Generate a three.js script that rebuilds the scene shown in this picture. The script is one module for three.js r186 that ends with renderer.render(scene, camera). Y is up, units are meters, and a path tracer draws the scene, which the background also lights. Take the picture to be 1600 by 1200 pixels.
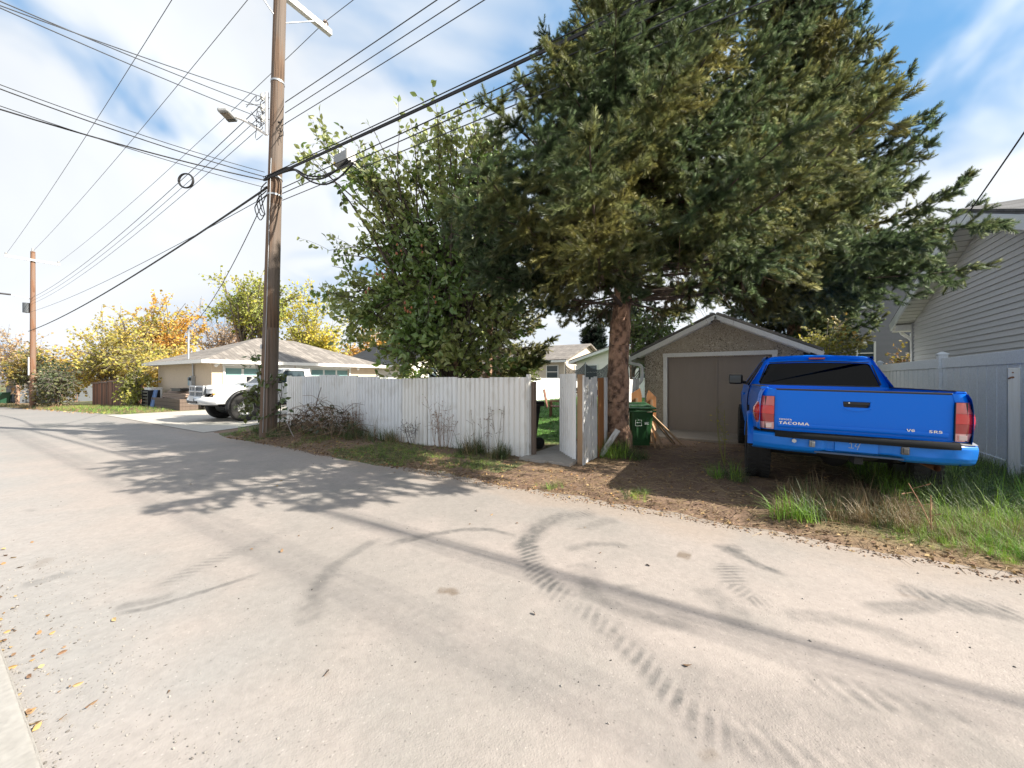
import * as THREE from 'three';
import { mergeGeometries } from 'three/addons/utils/BufferGeometryUtils.js';
import { RoundedBoxGeometry } from 'three/addons/geometries/RoundedBoxGeometry.js';
import { FontLoader } from 'three/addons/loaders/FontLoader.js';
import { TextGeometry } from 'three/addons/geometries/TextGeometry.js';

// ---------- camera, exposure, sun, sky ----------
// World: x runs along the alley (to the right), -z runs from the alley into the yards, y is up, metres.
const EXPOSURE = 3.15, SUN = 3.75, SKY = 0.345;
const scene = new THREE.Scene();
const camera = new THREE.PerspectiveCamera(90, 4 / 3, 0.05, 3000);
camera.position.set(0, 1.45, 0);
camera.rotation.y = THREE.MathUtils.degToRad(32.3);
camera.setViewOffset(1600, 1200, 0, 8, 1600, 1200);   // a little vertical lens shift
const renderer = new THREE.WebGLRenderer();
renderer.toneMapping = THREE.LinearToneMapping;
renderer.toneMappingExposure = EXPOSURE;
renderer.shadowMap.enabled = true;
const sunDir = new THREE.Vector3(0.759, 0.5807, -0.295).normalize();
const sun = new THREE.DirectionalLight(new THREE.Color().setRGB(1, 0.93, 0.82), SUN);
sun.name = 'sun';
sun.position.copy(sunDir).multiplyScalar(80);
sun.target.position.set(0, 0, -4); scene.add(sun.target);
sun.castShadow = true; sun.shadow.radius = 1.2; sun.shadow.mapSize.set(4096, 4096);
Object.assign(sun.shadow.camera, { left: -45, right: 45, top: 45, bottom: -45, near: 1, far: 220 });
scene.add(sun);

// ---------- numbers and noise ----------
function mulberry(a) { return () => { a = (a + 0x6d2b79f5) | 0; let t = Math.imul(a ^ (a >>> 15), 1 | a); t = (t + Math.imul(t ^ (t >>> 7), 61 | t)) ^ t; return ((t ^ (t >>> 14)) >>> 0) / 4294967296; }; }
let R = mulberry(7);
const rr = (a, b) => a + (b - a) * R(), pick = (a) => a[Math.floor(R() * a.length)];
const clamp = THREE.MathUtils.clamp, lerp = THREE.MathUtils.lerp;
const ss = (a, b, x) => { const t = clamp((x - a) / (b - a), 0, 1); return t * t * (3 - 2 * t); };
const h2 = (i, j) => { let n = (Math.imul(i, 374761393) + Math.imul(j, 668265263)) | 0; n = Math.imul(n ^ (n >>> 13), 1274126177); return ((n ^ (n >>> 16)) >>> 0) / 4294967296; };
const vn = (x, y) => {
  const i = Math.floor(x), j = Math.floor(y), a = x - i, b = y - j, s = a * a * (3 - 2 * a), t = b * b * (3 - 2 * b);
  return lerp(lerp(h2(i, j), h2(i + 1, j), s), lerp(h2(i, j + 1), h2(i + 1, j + 1), s), t);
};
const fbm = (x, y, n = 4) => { let s = 0, a = 0.5, w = 0; for (let k = 0; k < n; k++) { s += a * vn(x, y); w += a; a *= 0.5; x = x * 2.03 + 17.3; y = y * 2.03 + 9.1; } return s / w; };
const V = (x, y, z) => new THREE.Vector3(x, y, z);
const P = (x, p, y = 0) => new THREE.Vector3(x, y, -p);     // along the alley, into the yards, up
const mix3 = (a, b, t) => [lerp(a[0], b[0], t), lerp(a[1], b[1], t), lerp(a[2], b[2], t)];
const rgb = (c) => new THREE.Color().setRGB(c[0], c[1], c[2]);

{ // the sky: broken thin cloud with blue gaps
  const W = 1536, H = 768, data = new Float32Array(W * H * 4);
  const gaps = [[-.854, .458, -.249, .09, .7], [-.829, .438, -.347, .085, .9], [-.735, .567, -.371, .13, .4], [-.876, .428, -.221, .05, .4], [.229, .463, -.856, .13, .4], [.295, .47, -.837, .13, .4], [.2, .52, -.84, .14, .4], [-.361, .625, -.692, .12, .55], [-.704, .524, -.48, .1, .35], [.31, .38, -.87, .09, .3], [.5, .5, .6, .25, .4], [-.2, .7, .6, .2, .4]];
  for (let j = 0; j < H; j++) {
    const el = ((j + .5) / H - .5) * Math.PI, y = Math.sin(el), c = Math.cos(el);
    for (let i = 0; i < W; i++) {
      const az = ((i + .5) / W - .5) * 2 * Math.PI, x = Math.cos(az) * c, z = Math.sin(az) * c, o = (j * W + i) * 4;
      let col;
      if (y < -0.02) col = [.3, .3, .3];
      else {
        const yy = Math.max(y, 0) + .42, a = 1.9 * x / yy, b = 1.9 * z / yy;
        const warp = fbm(a * .9 + 5, b * .9 + 3, 3) - .5;
        const wisp = fbm(a * 1.9 + warp * 2.2 + 11, b * 1.7 - warp * 1.8 + 4, 7);
        let d = .60 + (wisp - .5) * 1.5 + (fbm(a * .45 + 40, b * .45 + 7, 3) - .5) * .5;
        let gap = 0;
        for (const [gx, gy, gz, r, s] of gaps) { const e = (x - gx) ** 2 + (y - gy) ** 2 + (z - gz) ** 2; if (e < r * r * 9) gap += s * Math.exp(-e / (r * r)); }
        d -= gap * (.02 + .72 * fbm(a * 3.1 + warp * 3, b * 2.6 + 60, 6));
        const cloud = ss(.02, .62, d);
        const hz = Math.exp(-Math.max(y, 0) * 5);
        const blue = mix3([.14, .38, .72], [.64, .80, .98], hz);
        const shade = .80 + .34 * fbm(a * 1.6 + warp * 2 + 70, b * 1.6 + 20, 5);
        const white = mix3([.90 * shade, .945 * shade, 1.0 * shade], [.93, .955, 1.0], hz * .7);
        col = mix3(blue, white, cloud);
        const glow = Math.pow(Math.max(0, x * sunDir.x + y * sunDir.y + z * sunDir.z), 6);
        col = col.map((k) => k * (1 + .7 * glow));
      }
      data[o] = col[0] * SKY; data[o + 1] = col[1] * SKY; data[o + 2] = col[2] * SKY; data[o + 3] = 1;
    }
  }
  const t = new THREE.DataTexture(data, W, H, THREE.RGBAFormat, THREE.FloatType);
  t.mapping = THREE.EquirectangularReflectionMapping; t.magFilter = t.minFilter = THREE.LinearFilter; t.colorSpace = THREE.LinearSRGBColorSpace; t.needsUpdate = true;
  scene.background = t; scene.environment = t;
}

// ---------- helpers: names, things, parts ----------
const used = {};
const numbered = (n) => { used[n] = (used[n] ?? -1) + 1; return used[n] ? n + '_' + String(used[n]).padStart(3, '0') : n; };
function tag(o, label, category, group, kind) { o.userData.label = label; o.userData.category = category; if (group) o.userData.group = group; if (kind) o.userData.kind = kind; return o; }
function thing(name, label, category, pos = [0, 0, 0], turn = 0, group) {
  const o = new THREE.Group(); o.name = numbered(name); o.position.set(...pos); o.rotation.y = turn; scene.add(o);
  return tag(o, label, category, group);
}
function mesh(name, g, m, parent, kind) {
  const geo = Array.isArray(g) ? merge(g) : g, o = new THREE.Mesh(geo, m);
  o.name = parent ? name : numbered(name); o.castShadow = o.receiveShadow = true;
  if (kind) o.userData.kind = kind;
  (parent ?? scene).add(o); return o;
}
function partName(parent, name) { let n = 0; for (const c of parent.children) if (c.name === name || c.name.startsWith(name + '_0')) n++; return n ? name + '_' + String(n).padStart(3, '0') : name; }
const part = (name, g, m, parent, kind) => mesh(partName(parent, name), g, m, parent, kind);
function structure(name, g, m) { const o = mesh(name, g, m); o.userData.kind = 'structure'; return o; }
function clean(g) {
  let q = g.index ? g.toNonIndexed() : g;
  for (const k of Object.keys(q.attributes)) if (!['position', 'normal', 'uv'].includes(k)) q.deleteAttribute(k);
  if (!q.attributes.normal) q.computeVertexNormals();
  if (!q.attributes.uv) q.setAttribute('uv', new THREE.BufferAttribute(new Float32Array(q.attributes.position.count * 2), 2));
  q.morphAttributes = {}; return q;
}
const merge = (list) => mergeGeometries(list.map(clean), false);
// uv in metres from the largest side of each face
function uvm(g, sx = 1, sy = 1, ox = 0, oy = 0) {
  g = clean(g); const p = g.attributes.position, n = g.attributes.normal, uv = new Float32Array(p.count * 2);
  for (let i = 0; i < p.count; i++) {
    const a = Math.abs(n.getX(i)), b = Math.abs(n.getY(i)), c = Math.abs(n.getZ(i));
    let u, v; if (b > a && b > c) { u = p.getX(i); v = p.getZ(i); } else if (a > c) { u = p.getZ(i); v = p.getY(i); } else { u = p.getX(i); v = p.getY(i); }
    uv[2 * i] = u * sx + ox; uv[2 * i + 1] = v * sy + oy;
  }
  g.setAttribute('uv', new THREE.BufferAttribute(uv, 2)); return g;
}
const box = (w, h, d, x = 0, y = 0, z = 0, r = 0) => { const g = r ? new RoundedBoxGeometry(w, h, d, 2, r) : new THREE.BoxGeometry(w, h, d); g.translate(x, y, z); return g; };
const ubox = (...a) => uvm(box(...a));
function tube(points, r0, r1 = r0, radial = 6, seg, curved = true) {
  const pts = points.map((q) => (q.isVector3 ? q : V(...q)));
  const n = seg ?? Math.max(2, (pts.length - 1) * 3), curve = curved && pts.length > 2 ? new THREE.CatmullRomCurve3(pts) : null;
  const at = (t) => { if (curve) return curve.getPoint(t); const f = t * (pts.length - 1), i = Math.min(pts.length - 2, Math.floor(f)); return pts[i].clone().lerp(pts[i + 1], f - i); };
  const pos = [], nor = [], uv = [], idx = []; let len = 0, prev = at(0), side = null;
  for (let i = 0; i <= n; i++) {
    const t = i / n, c = at(t), d = at(Math.min(1, t + .01)).sub(at(Math.max(0, t - .01))).normalize(); len += c.distanceTo(prev); prev = c;
    if (!side) side = Math.abs(d.y) > .9 ? V(1, 0, 0) : V(0, 1, 0);
    const b = side.clone().addScaledVector(d, -side.dot(d)).normalize(); side = b; const e = d.clone().cross(b), r = Array.isArray(r0) ? r0[Math.min(r0.length - 1, Math.round(t * (r0.length - 1)))] : lerp(r0, r1, t);
    for (let k = 0; k <= radial; k++) {
      const a = (k / radial) * 2 * Math.PI, q = b.clone().multiplyScalar(Math.cos(a)).addScaledVector(e, Math.sin(a));
      pos.push(c.x + q.x * r, c.y + q.y * r, c.z + q.z * r); nor.push(q.x, q.y, q.z); uv.push((k / radial) * 2 * Math.PI * .5 * ((Array.isArray(r0) ? r0[0] : r0) + r1), len);
      if (i < n && k < radial) { const s = i * (radial + 1) + k; idx.push(s, s + 1, s + radial + 1, s + 1, s + radial + 2, s + radial + 1); }
    }
  }
  const g = new THREE.BufferGeometry(); g.setAttribute('position', new THREE.Float32BufferAttribute(pos, 3)); g.setAttribute('normal', new THREE.Float32BufferAttribute(nor, 3)); g.setAttribute('uv', new THREE.Float32BufferAttribute(uv, 2)); g.setIndex(idx); return g;
}
const cyl = (r0, r1, h, n = 16, x = 0, y = 0, z = 0) => new THREE.CylinderGeometry(r1, r0, h, n).translate(x, y + h / 2, z);
const shape = (pts) => { const s = new THREE.Shape(); pts.forEach(([x, y], i) => (i ? s.lineTo(x, y) : s.moveTo(x, y))); s.closePath(); return s; };
const extrude = (s, depth, bevel = 0, seg = 2) => new THREE.ExtrudeGeometry(s, { depth, bevelEnabled: bevel > 0, bevelSize: bevel, bevelThickness: bevel, bevelSegments: seg, curveSegments: 16 });
function grid(nu, nv, f, flip) { // a sheet of points f(u, v) -> [x, y, z]
  const pos = [], uv = [], idx = [];
  for (let i = 0; i <= nu; i++) for (let j = 0; j <= nv; j++) { const q = f(i / nu, j / nv); pos.push(q[0], q[1], q[2]); uv.push(q[3] ?? i / nu, q[4] ?? j / nv); }
  for (let i = 0; i < nu; i++) for (let j = 0; j < nv; j++) { const a = i * (nv + 1) + j, b = a + nv + 1; flip ? idx.push(a, a + 1, b, b, a + 1, b + 1) : idx.push(a, b, a + 1, b, b + 1, a + 1); }
  const g = new THREE.BufferGeometry(); g.setAttribute('position', new THREE.Float32BufferAttribute(pos, 3)); g.setAttribute('uv', new THREE.Float32BufferAttribute(uv, 2)); g.setIndex(idx); g.computeVertexNormals(); return g;
}
const UP = V(0, 1, 0), _m = new THREE.Matrix4(), _q = new THREE.Quaternion(), _q2 = new THREE.Quaternion();
class Copies { // instanced small stuff
  constructor() { this.m = []; this.c = []; }
  add(pos, dir, roll, sx, sy, sz, col) { // the shape's own +y is laid along dir
    _q.setFromUnitVectors(UP, dir); _q2.setFromAxisAngle(UP, roll); _q.multiply(_q2);
    this.m.push(new THREE.Matrix4().compose(pos, _q, V(sx, sy, sz))); this.c.push(col);
  }
  build(name, g, m, parent, label, category) {
    const o = new THREE.InstancedMesh(g, m, this.m.length); this.m.forEach((x, i) => o.setMatrixAt(i, x));
    if (this.c[0]) { const k = new THREE.Color(); this.c.forEach((c, i) => o.setColorAt(i, k.setRGB(c[0], c[1], c[2]))); }
    o.name = parent ? partName(parent, name) : numbered(name); o.castShadow = o.receiveShadow = true; o.userData.kind = 'stuff';
    if (label) tag(o, label, category, null, 'stuff');
    (parent ?? scene).add(o); return o;
  }
}
const randDir = () => { const z = rr(-1, 1), a = rr(0, 2 * Math.PI), s = Math.sqrt(1 - z * z); return V(s * Math.cos(a), z, s * Math.sin(a)); };

// ---------- textures and materials ----------
const toS = (x) => { x = clamp(x, 0, 1); return 255 * (x <= .0031308 ? 12.92 * x : 1.055 * Math.pow(x, 1 / 2.4) - .055); };
function tex(w, h, f, color = true, repeat = true) {
  const d = new Uint8Array(w * h * 4);
  for (let j = 0; j < h; j++) for (let i = 0; i < w; i++) {
    const c = f((i + .5) / w, (j + .5) / h, i, j), o = (j * w + i) * 4;
    if (color) { d[o] = toS(c[0]); d[o + 1] = toS(c[1]); d[o + 2] = toS(c[2]); } else d[o] = d[o + 1] = d[o + 2] = clamp(c, 0, 1) * 255;
    d[o + 3] = 255;
  }
  const t = new THREE.DataTexture(d, w, h); t.magFilter = THREE.LinearFilter; t.minFilter = THREE.LinearMipmapLinearFilter; t.generateMipmaps = true;
  if (repeat) t.wrapS = t.wrapT = THREE.RepeatWrapping; if (color) t.colorSpace = THREE.SRGBColorSpace; t.needsUpdate = true; return t;
}
const rep = (t, x, y) => { const c = t.clone(); c.repeat.set(x, y); c.needsUpdate = true; return c; };
// noise that tiles on the unit square
const tn = (u, v, f, n = 4) => { const a = 1 - Math.abs(2 * u - 1), b = 1 - Math.abs(2 * v - 1); const A = fbm(u * f, v * f, n), B = fbm((u - 1) * f, v * f, n), C = fbm(u * f, (v - 1) * f, n), D = fbm((u - 1) * f, (v - 1) * f, n); return lerp(lerp(A, B, u), lerp(C, D, u), v); };
const std = (color, rough = .8, o = {}) => new THREE.MeshStandardMaterial({ color: rgb(color), roughness: rough, side: THREE.DoubleSide, ...o });
const phy = (color, rough = .5, o = {}) => new THREE.MeshPhysicalMaterial({ color: rgb(color), roughness: rough, side: THREE.DoubleSide, ...o });

const grain = tex(512, 512, (u, v) => tn(u, v, 40, 4), false);          // plain fine grain for bumps
const blot = (a, b, f = 6, k = 1.6) => tex(512, 512, (u, v) => { const t = clamp((tn(u, v, f, 5) - .5) * k + .5, 0, 1), g = tn(u, v, 90, 2); return mix3(a, b, t).map((c) => c * (.82 + .36 * g)); });
const T = {
  stucco: tex(768, 768, (u, v) => { const n = tn(u, v, 110, 2), m = tn(u, v, 60, 3), l = tn(u, v, 5, 3); let c = mix3([.34, .295, .225], [.42, .37, .30], l); if (n < .36) c = [.12, .10, .08]; else if (n > .66) c = [.60, .54, .46]; return c.map((k) => k * (.7 + .6 * m)); }),
  stuccoBump: tex(768, 768, (u, v) => tn(u, v, 110, 2), false),
  whitewood: tex(256, 1024, (u, v) => { const s = tn(u, v * .12, 30, 3), f = tn(u, v, 9, 4), d = tn(u, v, 26, 3); let c = mix3([.66, .66, .64], [.76, .76, .75], s); const bare = ss(.55, .68, f * .7 + s * .35); c = mix3(c, [.26, .23, .19], bare * .75); if (d > .74) c = mix3(c, [.2, .17, .14], .6); return c; }),
  painted: tex(512, 1024, (u, v) => { const s = tn(u, v * .1, 26, 3), f = tn(u, v, 8, 5), sp = tn(u, v, 34, 3); let c = mix3([.80, .79, .77], [.88, .88, .87], s); c = c.map((k, i) => k * (1 - .1 * ss(.5, .7, f) * [1, 1.1, 1.3][i])); c = mix3(c, [.42, .30, .2], ss(.74, .84, sp) * .8); return c; }),
  pole: tex(256, 1024, (u, v) => { const s = tn(u, v * .04, 60, 3), b = tn(u, v * .3, 7, 4), k = tn(u, v * .08, 24, 2); let c = mix3([.16, .11, .075], [.33, .235, .17], s); c = mix3(c, [.24, .21, .185], ss(.42, .62, b)); if (k < .3) c = c.map((q) => q * .45); return c; }),
  poleBump: tex(256, 1024, (u, v) => tn(u, v * .04, 60, 3), false),
  wood: tex(256, 1024, (u, v) => { const s = tn(u, v * .05, 40, 3), b = tn(u, v * .2, 6, 3); return mix3([.24, .15, .085], [.44, .29, .17], s * .7 + b * .4 - .05); }),
  greywood: tex(256, 1024, (u, v) => { const s = tn(u, v * .05, 40, 3), b = tn(u, v * .2, 6, 3); return mix3([.10, .075, .06], [.26, .19, .15], s * .7 + b * .4 - .05); }),
  bark: tex(512, 512, (u, v) => { const a = tn(u, v * .55, 18, 4), b = tn(u, v, 46, 3); let c = mix3([.085, .05, .036], [.43, .265, .18], ss(.30, .62, a)); return mix3(c, [.46, .34, .26], ss(.58, .75, b) * .6); }),
  barkBump: tex(512, 512, (u, v) => ss(.3, .7, tn(u, v * .55, 18, 4)), false),
  shingle: tex(512, 512, (u, v) => { const row = Math.floor(v * 8), k = h2(Math.floor(u * 5 + (row % 2) * .5), row), e = (v * 8) % 1, g = tn(u, v, 90, 2); const c = .15 + .10 * k; return [c * 1.05, c, c * .95].map((q) => q * (.6 + .8 * g) * (e < .1 ? .5 : 1)); }),
  concrete: blot([.36, .34, .31], [.46, .44, .41], 7),
  siding: blot([.9, .9, .9], [1, 1, 1], 5),
  ply: tex(512, 512, (u, v) => { const s = tn(u, v * .08, 22, 3), b = tn(u, v, 4, 3); return mix3([.21, .175, .148], [.27, .23, .195], s * .6 + b * .4); }),
  dirt: tex(1024, 1024, (u, v) => { const a = tn(u, v, 9, 5), b = tn(u, v, 120, 2), c = tn(u, v, 40, 3); return mix3([.62, .58, .55], [1, 1, 1], a * .5 + c * .5).map((k) => k * (.62 + .7 * b)); }),
  dirtBump: tex(1024, 1024, (u, v) => tn(u, v, 24, 5) * .6 + tn(u, v, 110, 2) * .4, false),
};
const M = {
  stucco: std([1, 1, 1], .95, { map: rep(T.stucco, .55, .55), bumpMap: rep(T.stuccoBump, .55, .55), bumpScale: .012 }),
  whiteTrim: std([.74, .74, .72], .6, { map: rep(T.siding, 1, 1), bumpMap: rep(grain, 1, 1), bumpScale: .0012 }),
  whiteMetal: std([.78, .78, .78], .4),
  paintedSheet: std([1, 1, 1], .55, { map: rep(T.painted, .8, .55), bumpMap: rep(grain, 2, 2), bumpScale: .001 }),
  paintedWood: std([1, 1, 1], .8, { map: rep(T.whitewood, 1.6, .5), bumpMap: rep(grain, 2, 2), bumpScale: .003 }),
  pole: std([.62, .56, .52], .9, { map: rep(T.pole, 1.1, .35), bumpMap: rep(T.poleBump, 1.1, .35), bumpScale: .02 }),
  wood: std([1, 1, 1], .8, { map: rep(T.wood, 2.4, .7), bumpMap: rep(T.poleBump, 2.4, .7), bumpScale: .003 }),
  darkWood: std([1, 1, 1], .9, { map: rep(T.greywood, 2, .6), bumpMap: rep(T.poleBump, 2, .6), bumpScale: .004 }),
  bark: std([1, 1, 1], .95, { map: rep(T.bark, .9, .9), bumpMap: rep(T.barkBump, .9, .9), bumpScale: .035 }),
  twig: std([.075, .055, .045], .9), deadTwig: std([.13, .085, .06], .9), greyTwig: std([.2, .165, .145], .9),
  shingle: std([1, 1, 1], .95, { map: rep(T.shingle, .6, .6), bumpMap: rep(grain, 2, 2), bumpScale: .004 }),
  shingleDark: std([.45, .47, .52], .95, { map: rep(T.shingle, .6, .6), bumpMap: rep(grain, 2, 2), bumpScale: .004 }),
  shingleLight: std([1.0, .94, .88], .95, { map: rep(T.shingle, .6, .6), bumpMap: rep(grain, 2, 2), bumpScale: .004 }),
  concrete: std([1, 1, 1], .9, { map: rep(T.concrete, .5, .5), bumpMap: rep(grain, 1, 1), bumpScale: .004 }),
  ply: std([1, 1, 1], .75, { map: rep(T.ply, .7, .7), bumpMap: rep(grain, 1, 1), bumpScale: .0015 }),
  vinyl: std([.80, .85, .89], .42, { map: rep(T.siding, .7, .7) }),
  black: std([.012, .012, .013], .45), blackRough: std([.018, .018, .018], .85, { bumpMap: rep(grain, 3, 3), bumpScale: .004 }),
  rubber: std([.022, .021, .02], .88, { bumpMap: rep(grain, 4, 4), bumpScale: .006 }),
  cable: std([.012, .012, .014], .6), wire: std([.05, .055, .065], .5),
  galv: std([.42, .44, .46], .45, { metalness: .6 }), chrome: std([.72, .73, .75], .18, { metalness: 1 }), darkMetal: std([.05, .05, .055], .5, { metalness: .5 }),
  glass: phy([.30, .33, .35], .02, { transmission: 1, thickness: 0, ior: 1.5 }),
  winGlass: phy([.05, .07, .08], .03, { specularIntensity: 1 }),
  rust: std([.2, .09, .045], .9),
};
// ---------- the ground ----------
const softDown = (x) => { const t = -20 - x; return t <= 0 ? 0 : -.03 * (t < 4 ? t * t / 8 : t - 2); };
const base = (x) => softDown(Math.max(x, -95));
function groundY(x, p) {
  let y = base(x) - .014;
  const verge = ss(4.12, 4.75, p + (fbm(x * .9 + 3, p * .9, 3) - .5) * .55), right = ss(-13.2, -11.4, x);
  y += right * verge * (.035 + .075 * (fbm(x * 1.3, p * 1.3 + 5, 4) - .2) * (p < 6.4 ? 1 : .35));
  if (p > 4 && p < 6.5 && x < 6) y += right * verge * .035 * (fbm(x * 9, p * 9 + 50, 3) - .5);
  y += .2 * Math.exp(-(((x + 9.6) / 1.7) ** 2 + ((p - 5.2) / .75) ** 2)) * ss(4.1, 4.7, p);
  y += .05 * ss(4.8, 5.6, p) * ss(-1.4, -.2, x) * (1 - ss(9, 9.6, p));
  y += .06 * Math.exp(-(((x + 2.45) / .5) ** 2 + ((p - 7.7) / .7) ** 2));
  if (p < .3) y += .02 * ss(.3, -.3, p) * fbm(x * 3, p * 3, 3);
  if (x < -23 && p > 4.4) y += .12 * ss(4.4, 5.4, p) * ss(-23, -24.5, x);
  return y;
}
function groundColor(x, p) {
  const n = fbm(x * .8 + 4, p * .8 + 9, 4), m = fbm(x * 3.1 + 40, p * 3.1, 3), f = fbm(x * 11, p * 11 + 3, 2);
  const dirt = mix3([.155, .095, .062], [.26, .175, .12], m), dry = [.30, .215, .11], grass = mix3([.05, .10, .02], [.12, .17, .04], f);
  if (x < -11.5 && p > 4.2 && p < 7.9 && x < -22.4) return mix3(x < -31 ? mix3(dirt, [.34, .24, .13], .6) : grass, dry, ss(.45, .7, n) * .7);
  if (p > 6.15 && x < -2.5 && x > -12) return mix3(mix3([.055, .16, .012], [.10, .24, .025], m), dirt, p < 8.2 ? ss(8.2, 7.2, p) * .9 : 0);
  if (p > 4.1 && x > -13 && x < 6 && p < 11.5) {
    let c = mix3(dirt, dry, ss(.48, .68, n) * .55);
    if (x < -3.2) c = mix3(c, grass, ss(.5, .62, fbm(x * 1.1 + 70, p * 1.6 + 2, 3)) * .8 * ss(5.9, 5.2, p));
    if (x > -.4) c = mix3(c, mix3(grass, dry, .3), ss(-.4, 1.2, x) * ss(.35, .6, n) * .8 * ss(4.45, 4.85, p));
    return c;
  }
  if (p < .3) return mix3([.3, .27, .23], [.38, .36, .33], m);
  return mix3(mix3(grass, dry, ss(.4, .7, n) * .6), dirt, .2);
}
{
  const line = (list) => { const a = []; for (const [s, e, d] of list) for (let k = s; k < e - 1e-6; k += d) a.push(k); a.push(list[list.length - 1][1]); return a; };
  const xs = line([[-600, -120, 60], [-120, -60, 3], [-60, -24, .8], [-24, -12.6, .35], [-12.6, 5.2, .055], [5.2, 16, 1], [16, 60, 6], [60, 600, 60]]);
  const ps = line([[-600, -60, 60], [-60, -6, 6], [-6, -.4, .5], [-.4, .5, .12], [.5, 3.9, .5], [3.9, 7, .06], [7, 12, .2], [12, 40, 1.2], [40, 100, 6], [100, 600, 50]]);
  const pos = [], col = [], uv = [], idx = [], n = ps.length;
  for (const x of xs) for (const p of ps) { pos.push(x, groundY(x, p), -p); uv.push(x * .6, p * .6); const c = groundColor(x, p); col.push(...c); }
  for (let i = 0; i < xs.length - 1; i++) for (let j = 0; j < n - 1; j++) { const a = i * n + j, b = a + n; idx.push(a, b, a + 1, b, b + 1, a + 1); }
  const g = new THREE.BufferGeometry(); g.setAttribute('position', new THREE.Float32BufferAttribute(pos, 3)); g.setAttribute('color', new THREE.Float32BufferAttribute(col, 3)); g.setAttribute('uv', new THREE.Float32BufferAttribute(uv, 2)); g.setIndex(idx); g.computeVertexNormals();
  structure('ground', g, std([1, 1, 1], .95, { vertexColors: true, map: T.dirt, bumpMap: T.dirtBump, bumpScale: .02 }));
}
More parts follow.
